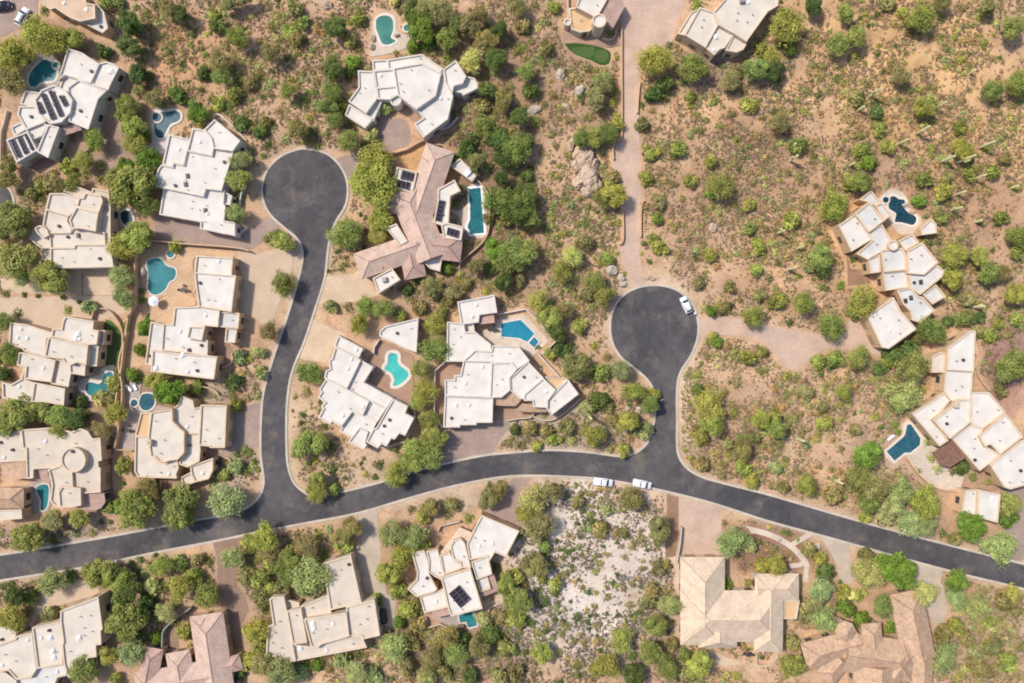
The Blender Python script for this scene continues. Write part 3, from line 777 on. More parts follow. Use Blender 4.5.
house(15, (455, 572), 'white house with curved roof edges and one square solar array, in the lower middle', 'wall_warm', 'roof_white', [
 ('P', 3.3, DD('468,180 560,220 527,302 495,262 420,282 385,365 305,388'), 'tile_beige'),
 ('F', 'd', 4.0, DD('313,395 390,375 420,430 472,462 482,497 345,547')),
 ('F', 'e', 4.1, DD('205,365 295,350 347,547 352,602 270,560 222,520 225,440')),
 ('F', 'f', 4.2, DD('90,375 190,360 222,450 227,540 292,662 270,682 130,722 60,660 130,590 135,530')),
 ('F', 'j', 3.4, EE('598,153 685,125 712,227 625,252'), 'roof_gray'),
 ('F', 'i', 4.0, EE('558,15 690,-32 722,112 600,155')),
 ('F', 'a', 4.2, DD('640,80 935,205 830,407 745,370 702,437 680,402 548,432 523,310')),
 ('F', 'h', 3.7, EE('155,290 345,228 377,372 190,417')),
 ('F', 'c', 4.6, DD('393,330 420,280 475,263 507,300 557,492 480,492 470,450 420,430')),
 ('F', 'g', 5.1, EE('320,140 550,65 647,382 400,442 375,370 345,230')),
 ('P', 3.0, EE('690,132 735,112 777,242 640,292 630,252 712,227'), 'tile_rose'),
 ('P', 3.0, EE('245,412 380,377 392,427 260,462'), 'tile_rose'),
 ('S', 'g', EE('385,265 465,200 555,305 475,375')),
], one(DD, '840,130'))
house(16, (322, 610), 'beige flat-roofed house with a long wing reaching up to the grey driveway', 'wall_cream', 'roof_beige', [
 ('F', 'h', 3.0, FF('145,283 222,300 222,347 150,347')),
 ('F', 'd', 3.6, FF('233,320 385,258 407,367 250,397')),
 ('F', 'g', 3.7, FF('190,538 290,552 350,530 577,488 607,555 200,632')),
 ('F', 'f', 4.0, FF('53,280 75,270 135,266 152,350 202,632 95,647 90,607 33,607 45,435 75,425')),
 ('F', 'e', 4.3, FF('150,350 232,333 267,527 185,537')),
 ('F', 'b', 4.2, FF('490,325 650,283 682,487 590,507 575,490 503,492')),
 ('F', 'a', 4.0, FF('356,78 515,30 577,302 400,342')),
 ('F', 'c', 4.6, FF('250,395 490,358 507,492 350,537 320,560 290,552')),
 ('U', 'g', one(FF, '230,558'), 'sky'), ('U', 'c', one(FF, '305,445'), 'sky'), ('U', 'c', one(FF, '300,418'), 'sky'),
], one(FF, '570,200'))
house(17, (48, 645), 'cream house in the bottom left corner with rounded roof sections', 'wall_cream', 'roof_cream', [
 ('F', 'e', 3.6, GG('268,573 482,543 502,625 420,642 370,760 120,760 120,655 225,640'), 'roof_gray'),
 ('F', 'd', 3.9, GG('-40,275 70,270 117,310 107,372 -40,412')),
 ('F', 'f', 4.0, GG('-40,600 40,608 117,665 122,760 -40,760')),
 ('F', 'b', 4.2, GG('235,278 447,233 462,390 457,547 273,577')),
 ('F', 'c', 4.4, GG('0,400 110,360 120,340 232,318 267,580 227,642 120,657 60,592 0,602 -40,602 -40,410')),
 ('F', 'a', 4.7, GG('443,155 720,53 752,285 737,300 742,400 702,405 707,490 640,500 620,640 500,640 468,545 453,400 463,390 443,230')),
 ('U', 'a', one(GG, '582,352'), 'sky'), ('U', 'b', one(GG, '372,350'), 'sky'), ('U', 'b', one(GG, '388,450'), 'sky'), ('U', 'b', one(GG, '397,493'), 'sky'),
], one(GG, '580,110'))
house(18, (190, 652), 'pink tile-roofed house cut by the bottom edge, left of the brown driveway', 'wall_tan', 'roof_pink', [
 ('H', one(HH, '690,130'), one(HH, '790,800'), 34, 3.5, 'tile_pink', True, False),
 ('H', one(HH, '130,720'), one(HH, '800,600'), 30, 3.3, 'tile_pink', True, False),
 ('H', one(HH, '270,400'), one(HH, '200,760'), 20, 3.5, 'tile_rose', True, False),
 ('H', one(HH, '460,430'), one(HH, '520,760'), 25, 3.4, 'tile_pink', True, False),
 ('H', one(HH, '970,510'), one(HH, '780,560'), 16, 3.2, 'tile_rose', True, False),
 ('H', one(HH, '640,180'), one(HH, '700,330'), 10, 3.9, 'tile_rose', True, False),
], one(HH, '870,280'))
house(19, (740, 605), 'beige hip-roofed tile house below the main road beside the pale gravel lot', 'wall_cream', 'roof_tan', [
 ('H', one(II, '272,173'), one(II, '272,735'), 44.5, 3.5, 'tile_beige', True, True),
 ('H', one(II, '132,550'), one(II, '778,550'), 51.5, 3.5, 'tile_beige', True, True),
 ('H', one(II, '700,288'), one(II, '690,778'), 29, 3.6, 'tile_beige', True, True),
 ('H', one(II, '620,365'), one(II, '887,365'), 27, 3.4, 'tile_beige', False, True),
 ('H', one(JJ, '368,340'), one(JJ, '368,458'), 39, 3.3, 'tile_beige', False, True),
 ('F', 'b', 3.0, II('795,455 892,448 872,567 785,567'), 'roof_tan'),
], one(II, '270,172'))
house(20, (870, 642), 'mottled brown tile-roofed house with a small rounded turret roof, lower right', 'wall_tan', 'roof_tan', [
 ('H', one(KK, '755,60'), one(KK, '850,520'), 33, 3.5, 'tile_brown', True, False),
 ('H', one(KK, '870,420'), one(KK, '860,900'), 22, 3.4, 'tile_brown', True, False),
 ('H', one(KK, '62,505'), one(KK, '440,400'), 27, 3.3, 'tile_brown', True, False),
 ('H', one(KK, '340,470'), one(KK, '820,540'), 40, 3.5, 'tile_brown', False, True),
 ('H', one(KK, '560,560'), one(KK, '560,900'), 48, 3.5, 'tile_brown', False, False),
 ('O', circ(795+345/6.827, 583+330/6.827, 10.6, 8), 4.4, 'tile_brown'),
 ('H', one(KK, '345,330'), one(KK, '350,500'), 15, 3.6, 'tile_brown', False, False),
 ('H', one(KK, '520,275'), one(KK, '540,560'), 20, 3.7, 'tile_brown', True, False),
 ('H', one(KK, '200,660'), one(KK, '310,520'), 22, 3.2, 'tile_brown', True, False),
 ('H', one(KK, '800,440'), one(KK, '660,640'), 22, 3.8, 'tile_brown', True, False),
], one(KK, '920,210'))
house(21, (595, 8), 'small house at the top edge with a cylindrical tower above a putting green', 'wall_cream', 'roof_white', [
 ('P', 3.6, LL('380,110 432,-40 500,-40 548,40 465,195 410,170'), 'tile_rose'),
 ('F', 'a', 4.4, LL('190,50 230,-60 432,-60 415,0 345,122 310,112')),
 ('F', 'low', 2.6, LL('140,60 200,55 305,125 312,200 290,225 220,237 158,212'), 'roof_tan'),
 ('F', 't', 5.6, [(550+360/7.314+x, 150/7.314+y) for x, y in circ(0, 0, 6.8, 20)], 'roof_white'),
 ('F', 's', 2.8, [(550+130/7.314+x, 160/7.314+y) for x, y in circ(0, 0, 3.6, 14)], 'roof_cream'),
], one(LL, '540,60'))
house(22, (730, 22), 'cream house at the top edge right of the wide driveway plaza, angled flat roofs', 'wall_cream', 'roof_cream', [
 ('F', 'low', 3.2, MM('130,245 225,90 290,60 185,258')),
 ('F', 'd', 3.8, MM('543,248 642,302 610,360 560,382 478,367')),
 ('F', 'c', 4.0, MM('425,178 543,245 472,350 440,357 395,402 333,347')),
 ('F', 'a', 4.3, MM('180,252 290,53 392,85 427,180 332,347')),
 ('F', 'b', 4.8, MM('393,85 470,-2 500,-60 872,-60 862,40 790,82 632,302 540,242 428,180')),
 ('U', 'b', one(MM, '595,10'), 'ac'), ('U', 'c', one(MM, '408,270'), 'sky'),
], one(MM, '170,200'))
# ------------------------------------------------------------ roads, driveways, patios (sheets above the ground)
ROAD = [(-150, 578), (0, 555.7), (62, 545.7), (125, 534.5), (190, 522), (236, 513.5), (256, 502), (263.5, 489.5), (264.7, 477), (261.8, 454.5), (262, 424.5), (264.7, 392), (274.7, 357), (279.7, 342), (288.5, 316), (297, 288.5), (303, 263.5), (303, 248.5), (297, 237), (285, 227), (271.5, 214.5), (264.5, 201), (263.3, 186), (268.5, 170), (281, 157.5), (295, 151.3), (306, 149.8), (326, 154.5), (340, 167.5), (346.5, 184), (345, 204), (335.5, 220.5), (329.5, 236), (326.5, 254), (324, 277), (316, 303.5), (303.5, 341), (291, 372), (286, 404.5), (285.5, 442), (286.8, 464.5), (292, 481), (301, 491), (314, 496.5), (341, 493), (381, 483), (411, 473), (446, 464.5), (480, 457), (512, 453.5), (549.5, 451), (587, 453), (619.5, 457), (637, 453), (649, 442), (654, 427), (656, 409.5), (655, 392), (648, 379), (634.5, 367), (622, 357), (613.5, 343), (611, 326), (614, 310), (624, 296), (638, 288.5), (655, 286), (672, 289), (686, 298), (694.5, 312), (697.5, 328), (695, 343.5), (689, 357), (681.5, 368), (677, 380), (675.8, 397), (676, 422), (675.8, 442), (678, 457), (687, 469.5), (702, 478), (724.5, 484.5), (768, 495.5), (828, 513), (880.5, 528), (943, 544.5), (1024, 565), (1180, 604), (1180, 628), (1024, 588), (968, 574.5), (905.5, 558), (830.5, 537), (768, 520), (712, 502), (662, 489.5), (612, 479.5), (574.5, 476), (512, 475), (456, 484.5), (406, 498), (356, 512.5), (306, 522), (256, 531.5), (212.5, 540.5), (150, 552.5), (82.5, 566.5), (0, 579.5), (-150, 602)]
def sheet(name, px, z, mat, kind='structure', label=None, cat=None, sm=0, grow=0.0):
    p = px if sm == 0 else smooth(px, True, sm)
    fill(built, p)
    w = ccw(clean([gx(x, y) for x, y in p], 0.05))
    if grow: w = offset(w, grow)
    n = len(w)
    V = [(x, y, z) for x, y in w]+[(x, y, -0.6) for x, y in w]
    F = [tuple(range(n))]+[(i, n+i, n+(i+1) % n, (i+1) % n) for i in range(n)]
    o = mk(name, V, F, MT[mat]); return tag(o, label, cat, kind=kind)
road_px = smooth(ROAD, True, 4)
sheet('road', road_px, 0.030, 'asphalt')
rw = ccw(clean([gx(x, y) for x, y in road_px], 0.05))
def kerb(w, d0=0.0, d1=0.55, z=0.13):
    m = MB(); m.ring(offset(w, d1), offset(w, d0-0.02), -0.3, z); o = m.build('kerb', MT['kerb']); tag(o, kind='structure')
    fill(built, w2p(offset(w, d1+0.1)))
kerb(rw)
cds = circ(-10, 203, 23, 40)
sheet('road', cds, 0.030, 'asphalt'); kerb(ccw([gx(x, y) for x, y in cds]))
DRV = [
 ('driveway', 'drive_pink', [(621, 137), (621, 0), (622, -40), (700, -40), (684, 5), (676, 30), (672, 42), (655, 48), (641, 56), (638, 75), (639.5, 137), (641, 171), (641, 236), (639.5, 253), (642, 271), (646, 286.5), (634, 290), (627, 276), (619.8, 253), (622.5, 241), (622, 208), (622.5, 172), (613, 171), (612, 150)], 0),
 ('driveway', 'drive_pink', [(697, 320), (737, 318.5), (768, 326), (800, 331), (838, 336), (850, 321), (862, 313), (888, 352), (884, 358), (868, 352), (830, 348), (812, 357), (803, 366), (793, 371), (783, 364), (768, 347), (750, 337), (724, 335), (707, 336), (697, 341)], 4),
 ('driveway', 'drive_purple', T(256, 0, 4, '460,455 490,450 545,470 600,480 618,530 612,580 540,605 440,655 395,705 340,690 320,635 400,615 470,590 490,565 480,500'), 3),
 ('driveway', 'drive_purple', T(0, 171, 4, '620,175 800,200 812,240 935,262 1000,232 1050,195 1100,190 1125,225 1085,262 1010,312 942,318 560,282 620,270'), 0),
 ('driveway', 'drive_gravel', T(0, 171, 4, '945,322 1030,332 1100,312 1160,320 1170,380 1140,470 1100,570 1080,640 1010,575 945,562'), 2),
 ('driveway', 'drive_beige', T(256, 171, 4, '272,422 390,412 440,370 470,480 505,492 400,522 240,535'), 0),
 ('driveway', 'drive_beige', U_('62,78 345,205 268,208 232,290 190,400 160,420 0,400 -40,380 10,200'), 0),
 ('driveway', 'drive_purple', X_('88,557 190,557 295,542 398,527 500,515 512,560 440,640 380,745 85,792 90,680'), 0),
 ('driveway', 'drive_beige', H_('0,430 330,420 380,350 910,350 930,560 400,552 160,545 0,505'), 0),
 ('driveway', 'drive_gravel', T(0, 171, 4, '-20,505 460,500 520,560 400,600 240,640 200,660 130,640 30,600 -20,590'), 0),
 ('driveway', 'drive_purple', T(0, 342, 4, '890,282 1023,245 1070,235 1052,420 960,425 905,428'), 0),
 ('driveway', 'drive_gray', T(256, 512, 4, '410,2 485,-10 495,100 500,180 525,330 560,345 555,460 500,455 500,352 420,358 378,178 420,120'), 0),
 ('driveway', 'drive_brown', T(0, 512, 4, '850,118 985,98 955,190 945,290 1000,385 960,460 970,545 915,555 885,400 870,260 868,180'), 0),
 ('driveway', 'drive_pink', [(669, 490), (679, 496), (722, 508), (721, 558), (679, 558), (679, 530), (679, 512)], 0),
 ('flower_bed', 'mulch', [(667, 494), (678.5, 497), (678.5, 512), (678, 556), (665, 558), (666, 530)], 0),
 ('driveway', 'drive_gray', T(768, 512, 4, '600,180 660,200 700,225 690,280 722,350 705,430 665,470 640,390 570,330 560,280 590,240'), 2),
 ('driveway', 'drive_gray', T(768, 512, 4, '210,92 322,125 330,190 355,260 335,310 290,300 275,210'), 0),
 ('driveway', 'drive_purple', T(768, 342, 4, '925,590 1023,560 1200,540 1200,740 1023,860 1000,900 960,870 950,740'), 0),
 ('driveway', 'drive_purple', [(482, 508), (484, 500), (505, 484), (514, 478), (532, 478), (520, 492), (520, 512), (526, 524), (517, 531), (500, 520), (482, 515)], 0),
 ('driveway', 'drive_brown', C_('125,540 280,478 350,497 432,545 300,580 215,620 170,700 130,720 140,620'), 0),
 ('driveway', 'drive_purple', T(0, 0, 4, '-60,-60 150,-60 150,70 105,112 55,120 0,155 -60,170'), 0),
 ('patio', 'deck_brick', LL('90,235 160,215 300,225 330,265 470,295 520,200 520,330 430,350 330,330 200,315 110,320'), 0),
 ('patio', 'deck_brick', J_('635,205 805,220 800,335 825,345 870,430 850,525 740,540 735,450 660,440'), 0),
 ('patio', 'deck_brick', X_('95,140 205,135 200,225 155,225 155,255 95,255 85,500 40,490 35,200'), 0),
 ('patio', 'deck_brick', X_('405,415 540,425 660,465 640,490 490,510 400,520'), 0),
 ('patio', 'deck_tan', J_('205,180 215,100 250,40 320,-5 400,-35 540,-35 560,50 400,60 380,190'), 2),
 ('patio', 'deck_gray', N_('25,590 40,400 80,310 90,110 130,50 220,50 200,150 330,240 460,265 290,300 200,310 155,490 155,600'), 0),
 ('patio', 'deck_brick', O_('335,470 500,470 520,460 540,545 360,598 337,590'), 0),
 ('patio', 'deck_brick', C_('430,345 590,300 650,300 830,200 840,260 700,400 540,520 450,540 470,460'), 0),
 ('patio', 'deck_brick', Q_('390,330 520,432 575,495 520,530 440,480 350,460'), 0),
 ('lawn', 'grass', T(0, 342, 4, '425,-90 470,-60 492,-10 490,60 475,100 420,90 405,0'), 2),
 ('lawn', 'grass_dark', J_('180,110 200,100 190,290 105,285 110,190 150,180'), 0),
 ('lawn', 'grass_dark', LL('110,325 150,315 330,335 420,365 445,400 430,465 370,475 300,440 180,395'), 2),
 ('mound', 'drive_gravel', T(0, 512, 4, '150,345 230,290 320,270 400,320 250,370 180,400 140,390'), 3),
 ('flower_bed', 'mulch', T(768, 171, 4, '315,330 330,390 400,400 410,450 320,460'), 0),
 ('patio', 'deck_brick', CC('600,130 700,80 850,270 820,300 690,285 560,280'), 0),
]
for i, (nm, mt, px, sm) in enumerate(DRV):
    sheet(nm, px, 0.012+0.0007*i if nm != 'patio' else 0.09+0.001*i, mt, sm=sm)
sheet('lawn', LL('170,350 320,345 300,425 180,390'), 0.06, 'grass', sm=2); sheet('lawn', LL('345,365 415,370 430,410 400,462 325,430'), 0.061, 'grass', sm=2)
def strip(name, px, w, z, mat, sm=4, kind='structure'):
    p = smooth(px, False, sm) if sm else px
    c = [gx(x, y) for x, y in p]; m = MB(); L = []; Rr = []
    for i in range(len(c)):
        a = c[max(i-1, 0)]; b = c[min(i+1, len(c)-1)]; d = math.dist(a, b) or 1
        nx, ny = -(b[1]-a[1])/d*w/2, (b[0]-a[0])/d*w/2
        L.append((c[i][0]+nx, c[i][1]+ny)); Rr.append((c[i][0]-nx, c[i][1]-ny))
    poly = L+Rr[::-1]; fill(built, w2p(poly))
    n = len(L)
    m.v = [(x, y, z) for x, y in L]+[(x, y, z) for x, y in Rr]+[(x, y, -0.4) for x, y in L]+[(x, y, -0.4) for x, y in Rr]
    for i in range(n-1):
        m.f += [(n+i, n+i+1, i+1, i), (i, i+1, 2*n+i+1, 2*n+i), (n+i+1, n+i, 3*n+i, 3*n+i+1)]
    m.f += [(0, 2*n, 3*n, n), (n-1, 2*n-1, 4*n-1, 3*n-1)]
    return m, name, mat, kind
def path(px, w, mat, z=0.05):
    m, nm, mt, k = strip('path', px, w, z, mat); o = m.build('path', MT[mt]); tag(o, kind='structure')
path(II('545,-10 700,30 830,100 905,175 938,235 925,330'), 1.4, 'deck_cream')
path(II('835,98 900,60 975,20'), 1.2, 'deck_cream', 0.056)
path(II('588,10 575,110 600,170 660,182'), 1.2, 'deck_cream', 0.054)
path(II('825,230 890,222 940,200'), 1.2, 'deck_cream', 0.058)
path(JJ('300,490 420,550 540,590 620,640 700,700'), 2.4, 'drive_beige', 0.046)
path(T(0, 512, 4, '190,330 150,400 120,460'), 1.3, 'drive_gray')
path(HH('600,90 480,170 420,270 430,400'), 2.6, 'drive_brown')
path(T(0, 342, 4, '520,140 500,330 440,420 430,560 450,640'), 2.2, 'drive_brown')
path(CC('720,150 760,230 800,290'), 1.2, 'deck_gray')
strips = [('strip', H_('660,385 660,560'), 0.5)]
m_, a_, b_, c_ = strip('driveway', H_('660,372 660,558'), 0.45, 0.034, 'deck_brick', 0); tag(m_.build('driveway_band', MT['deck_brick']), kind='structure')
# ------------------------------------------------------------ pools
POOLNAMES = {}
def pool(px, water, label, cop=0.55, deck=None, deckmat='deck_cream', deckw=1.6, spa=None, sm=4, spa_sq=False, copmat='coping'):
    p = smooth(px, True, sm) if sm else px
    w = ccw(clean([gx(x, y) for x, y in p], 0.05))
    cx = sum(q[0] for q in w)/len(w); cy = sum(q[1] for q in w)/len(w)
    if deck: sheet('patio', deck, 0.105, deckmat, sm=3)
    elif deckw: sheet('patio', w2p(offset(w, deckw)), 0.107, deckmat)
    fill(built, w2p(offset(w, 1.0)))
    root = empty('swimming_pool', (cx, cy, 0), label, 'pool', 'swimming pools behind the houses')
    mk('water', [(x, y, 0.125) for x, y in w], [tuple(range(len(w)))], MT[water], root)
    MB().ring(offset(w, cop), offset(w, -0.04), 0.0, 0.19).build('coping', MT[copmat], root)
    if spa:
        s = ccw([gx(x, y) for x, y in spa]); s_root = root
        mk('spa_water', [(x, y, 0.31) for x, y in s], [tuple(range(len(s)))], MT[water], s_root)
        MB().ring(offset(s, 0.35), offset(s, -0.03), 0.0, 0.37).build('spa_coping', MT['coping'], s_root)
    # ladder or step rail
    x, y = w[0]; m = MB()
    dx, dy = (cx-x), (cy-y); l = math.hypot(dx, dy) or 1; dx, dy = dx/l, dy/l
    for s in (-0.25, 0.25):
        m.box((x+dx*0.05-dy*s, y+dy*0.05+dx*s, 0.55), (0.7, 0.05, 0.05), math.atan2(dy, dx)); m.box((x-dx*0.28-dy*s, y-dy*0.28+dx*s, 0.35), (0.05, 0.05, 0.45)); m.box((x+dx*0.38-dy*s, y+dy*0.38+dx*s, 0.35), (0.05, 0.05, 0.45))
    m.build('handrail', MT['metal'], root)
    return root
def cpix(f, s, r, n=20):
    c = one(f, s); return circ(c[0], c[1], r, n)
pool(B_('360,238 430,275 460,330 440,400 380,415 330,425 290,455 240,445 235,370 290,290'), 'w_teal', 'teal fan-shaped pool beside the octagonal solar house', 0.5, spa=cpix(B_, '455,285', 3.2), deckmat='deck_gray')
pool(E_('195,110 250,100 310,95 365,85 405,110 405,150 380,175 330,195 300,240 270,300 230,305 205,275 195,220 200,170 185,140'), 'w_blue', 'blue boomerang-shaped pool with a pale deck below the bright green round tree', 0.5, E_('160,110 220,70 380,75 415,110 405,170 330,220 320,260 300,330 280,400 240,465 190,450 130,375 175,340 165,200'), 'deck_pale', spa=cpix(E_, '222,142', 4.6))
pool(G_('805,275 840,245 880,250 905,310 890,350 830,355'), 'w_dark', 'small dark blue pool half hidden under trees right of the cream turret house', 0.4, G_('740,200 800,220 900,230 920,380 780,390 735,380'), 'deck_gray')
pool(I_('260,183 300,200 335,245 395,265 412,300 400,350 355,380 330,430 270,475 210,470 185,420 190,370 185,290 175,230 205,195'), 'w_teal', 'turquoise three-lobed pool on a peach deck inside the walled yard', 0.3, I_('130,75 480,95 860,130 860,180 570,170 550,300 575,390 540,480 400,490 300,490 230,560 160,520 180,440 140,380 120,250'), 'deck_tan', spa=cpix(I_, '370,155', 3.6), copmat='coping')
pool(K_('690,600 730,575 790,590 825,560 840,510 900,500 900,600 850,660 800,690 740,690 695,660'), 'w_teal', 'teal curved pool partly under a pale tree at the sprawling left edge house', 0.5, K_('630,580 700,540 790,520 810,470 910,440 930,520 930,640 830,720 720,730 650,690'), 'deck_cream')
pool(M_('300,490 390,480 390,610 370,670 330,680 330,600 310,560'), 'w_teal', 'narrow teal pool in the shaded court of the round-tower house', 0.3, M_('200,480 395,470 395,680 220,680'), 'deck_gray', sm=3)
pool(N_('215,160 260,145 310,160 322,225 290,270 250,285 210,265 200,210'), 'w_blue', 'tiny deep blue oval pool with separate round spa on a grey deck', 0.3, deckw=0, spa=cpix(N_, '160,222', 3.6))
pool(T(256, 0, 4, '485,75 515,62 545,75 550,120 540,150 560,165 530,180 505,175 490,140 480,110'), 'w_green', 'green bean-shaped pool above the large bluish white angular house', 0.5, T(256, 0, 4, '470,80 515,50 560,70 565,120 590,140 640,140 620,170 585,200 480,225 455,215 465,150'), 'deck_cream', spa=circ(407, 28.5, 3.4, 16))
pool(R_('835,345 920,335 945,655 850,665 825,610 845,560 845,480'), 'w_lap', 'long narrow teal lap pool with white rim right of the pink tile house', 0.5, R_('700,480 760,500 830,445 820,340 935,325 965,660 850,680 800,620 780,570 750,525 700,505'), 'deck_cream', sm=0, copmat='white')
pool(U_('690,345 740,355 750,430 820,490 825,535 760,595 705,605 715,560 690,505 640,480 640,450 660,430 665,370'), 'w_bright', 'bright mint kidney pool with a white rim in the court of the saw-tooth house', 0.75, U_('600,240 780,320 870,380 870,560 860,740 800,740 640,640 480,570 545,460 500,400 560,330'), 'deck_brick')
pool(W_('455,245 580,222 668,312 622,365 570,340 455,330'), 'w_azure', 'azure angular pool with a square spa on a tan deck', 0.3, None, 'deck_tan', 0, spa=W_('665,330 695,362 665,400 630,370'), sm=0)
sheet('patio', W_('430,220 600,185 760,355 650,460 570,400 390,390 320,310 420,240'), 0.10, 'deck_cream')
pool(Y_('545,130 580,120 610,140 650,145 660,180 655,210 690,245 735,270 735,310 710,330 665,320 620,310 580,305 590,250 560,225 535,200'), 'w_dark', 'very dark irregular rock-edged pool beside the grey-roofed right-hand house', 0.6, Y_('480,120 560,65 640,95 680,150 700,210 760,260 780,300 740,380 640,400 600,380 530,290 555,260 480,170'), 'deck_cream', spa=cpix(Y_, '512,147', 3.1))
pool(BB('165,180 195,175 265,280 260,330 190,385 150,385 75,445 15,375 125,280 150,255'), 'w_blue', 'blue arrow-shaped pool left of the long right-edge house', 0.45, BB('130,180 200,140 250,180 400,330 380,400 440,480 580,560 600,640 560,660 430,655 320,600 220,500 150,400 75,470 0,380 120,260'), 'deck_cream', sm=0)
pool(EE('460,430 565,400 580,440 598,440 606,515 540,530 520,485 470,490'), 'w_teal', 'small teal pool tucked under the lower edge of the single solar array house', 0.3, EE('260,440 460,420 600,390 650,390 640,450 610,520 540,545 500,500 400,530 330,490'), 'deck_gray', sm=0)
# ------------------------------------------------------------ garden walls
def wall(px, h, mat, label, w=0.28, sm=4):
    m, nm, mt, k = strip('garden_wall', px, w, h, mat, sm)
    o = m.build('garden_wall', MT[mat]); tag(o, label, 'wall', 'garden walls around the houses')
wall(I_('20,700 70,620 105,500 105,120 118,70 150,55 230,50 480,75 880,105 1010,132'), 1.7, 'wall_warm', 'peach wall around the yard of the three-lobed turquoise pool', sm=3)
wall(J_('60,90 20,330 0,520 -40,760 -60,900'), 1.7, 'wall_warm', 'peach wall along the narrow brown side path below the walled pool yard')
wall(J_('740,535 800,535 850,515 872,470 865,430'), 1.1, 'wall_warm', 'low curved peach entry wall at the lower right of the peach house')
wall(T(512, 0, 4, '437,100 437,300 437,545 420,562 402,592 405,640'), 0.9, 'wall_warm', 'low wall along the left side of the long straight driveway', sm=2)
wall(T(512, 0, 4, '500,455 503,400 510,330'), 0.8, 'wall_warm', 'low wall on the right side of the long straight driveway, upper stretch')
wall(T(512, 171, 4, '425,128 440,150 443,270 430,295'), 0.9, 'wall_warm', 'low flared wall at the left of the driveway near the right cul-de-sac')
wall(T(512, 171, 4, '530,118 515,145 513,265'), 0.9, 'wall_warm', 'low flared wall at the right of the driveway near the right cul-de-sac')
wall(R_('270,112 400,75 470,35 560,-10'), 1.3, 'wall_tan', 'tan wall between the bluish white house and the pink tile house', sm=3)
wall(R_('575,45 640,40 680,70 735,145'), 1.1, 'wall_tan', 'curved tan wall above the pink tile house beside the small shed')
wall(T(256, 171, 4, '885,40 915,70 932,120 932,230 905,290 825,360 815,390'), 1.2, 'wall_tan', 'thin curved wall around the long lap pool')
wall(X_('205,133 105,133 35,195 30,490 80,552'), 1.6, 'wall_white', 'white wall around the brown side court of the big white house', sm=0)
wall(W_('430,188 610,155 690,230 800,362 715,440'), 1.2, 'wall_white', 'white fence wall around the azure pool', sm=0)
wall(X_('690,90 830,240'), 1.2, 'wall_white', 'short straight wall below the azure pool terrace', sm=0)
wall(X_('490,512 560,500 640,492 662,460'), 1.1, 'wall_cream', 'low cream entry wall in front of the big white house')
wall(X_('652,482 740,512 830,482 965,368'), 1.1, 'wall_cream', 'cream wall below the right wing of the big white house')
wall(BB('155,420 230,525 330,615 430,655 565,662'), 1.0, 'wall_warm', 'curved cream terrace wall below the arrow-shaped pool')
wall(AA('672,120 695,220 672,360 760,480'), 0.9, 'wall_tan', 'thin curved wall right of the long right-edge house')
wall(BB('160,75 230,20 345,-55'), 1.0, 'wall_warm', 'straight wall at the upper left of the arrow-shaped pool')
wall([(680, 525.5), (679, 540), (675.5, 561)], 1.6, 'wall_cream', 'cream wall left of the pale driveway of the beige hip-roofed house', sm=0)
wall(HH('590,58 480,140 375,235 362,340 368,450'), 1.7, 'wall_sage', 'grey-green curved wall left of the path of the pink tiled bottom house')
wall(EE('205,440 220,520 320,490 405,530 500,505'), 1.2, 'wall_cream', 'zigzag cream wall below the single solar array house', sm=0)
wall(EE('800,250 810,322 710,360 690,395'), 1.1, 'wall_cream', 'cream corner wall right of the single solar array house', sm=0)
wall(DD('300,200 320,155 475,118'), 1.3, 'wall_cream', 'cream courtyard wall above the single solar array house', sm=0)
wall(C_('72,160 45,270 28,330 25,520'), 1.2, 'wall_cream', 'cream wall along the left side of the octagonal solar house')
wall(C_('712,388 640,455 540,525'), 1.0, 'wall_cream', 'short diagonal wall below the octagonal solar house', sm=0)
wall(T(0, 342, 4, '520,-40 492,60 490,110 502,180 495,300 472,420'), 1.7, 'wall_warm', 'peach wall left of the tiny oval pool')
wall(N_('155,602 22,590 40,400'), 1.2, 'wall_warm', 'corner wall at the grey deck left of the angular cream house', sm=0)
wall(O_('335,468 335,590 360,602 545,545'), 1.1, 'wall_warm', 'peach wall around the lower brown court of the angular cream house', sm=0)
wall(O_('890,295 930,312 930,390 882,418'), 1.0, 'wall_warm', 'small curved entry wall right of the angular cream house')
wall(T(0, 342, 4, '700,165 790,172 860,190 880,212'), 1.1, 'wall_warm', 'thin curved wall between the peach house and the angular cream house')
wall(K_('750,100 765,20 800,-10 880,0 940,60 990,150 998,300 970,420 985,520 1000,640'), 1.2, 'wall_tan', 'curved tan wall enclosing the small lawn right of the left edge house', sm=3)
wall(Q_('700,590 760,570 830,500'), 1.0, 'wall_white', 'white curved wall at the lower right of the bluish white house')
wall(LL('128,-20 130,150'), 1.2, 'wall_cream', 'straight cream wall left of the cylinder tower house', sm=0)
wall(LL('380,285 440,300 475,270 480,220'), 0.8, 'wall_cream', 'small curved planter wall beside the cylinder tower')
wall(P0('880,95 990,75 985,0'), 1.3, 'wall_tan', 'tan corner wall right of the top left corner house', sm=0)
wall(F_('800,355 885,365 915,220'), 1.2, 'wall_white', 'white corner wall right of the stepped white house', sm=0)
wall(F_('850,620 945,545'), 0.9, 'wall_white', 'short white diagonal wall at the driveway of the stepped white house', sm=0)
wall(U_('540,330 555,350 560,300 600,235'), 1.3, 'wall_white', 'small white zigzag wall between the saw-tooth house and its guest wing', sm=0)
wall(V_('880,300 882,375 830,525 820,560 660,612'), 1.1, 'wall_white', 'low white wall wrapping the lower right of the saw-tooth house', sm=0)
wall(JJ('610,490 620,560 700,555 750,500'), 0.9, 'wall_cream', 'low curved wall below the right wing of the beige hip-roofed house')
wall(E_('670,145 700,122 745,140 840,225 940,330'), 0.9, 'wall_white', 'white curved wall above the stepped white house')
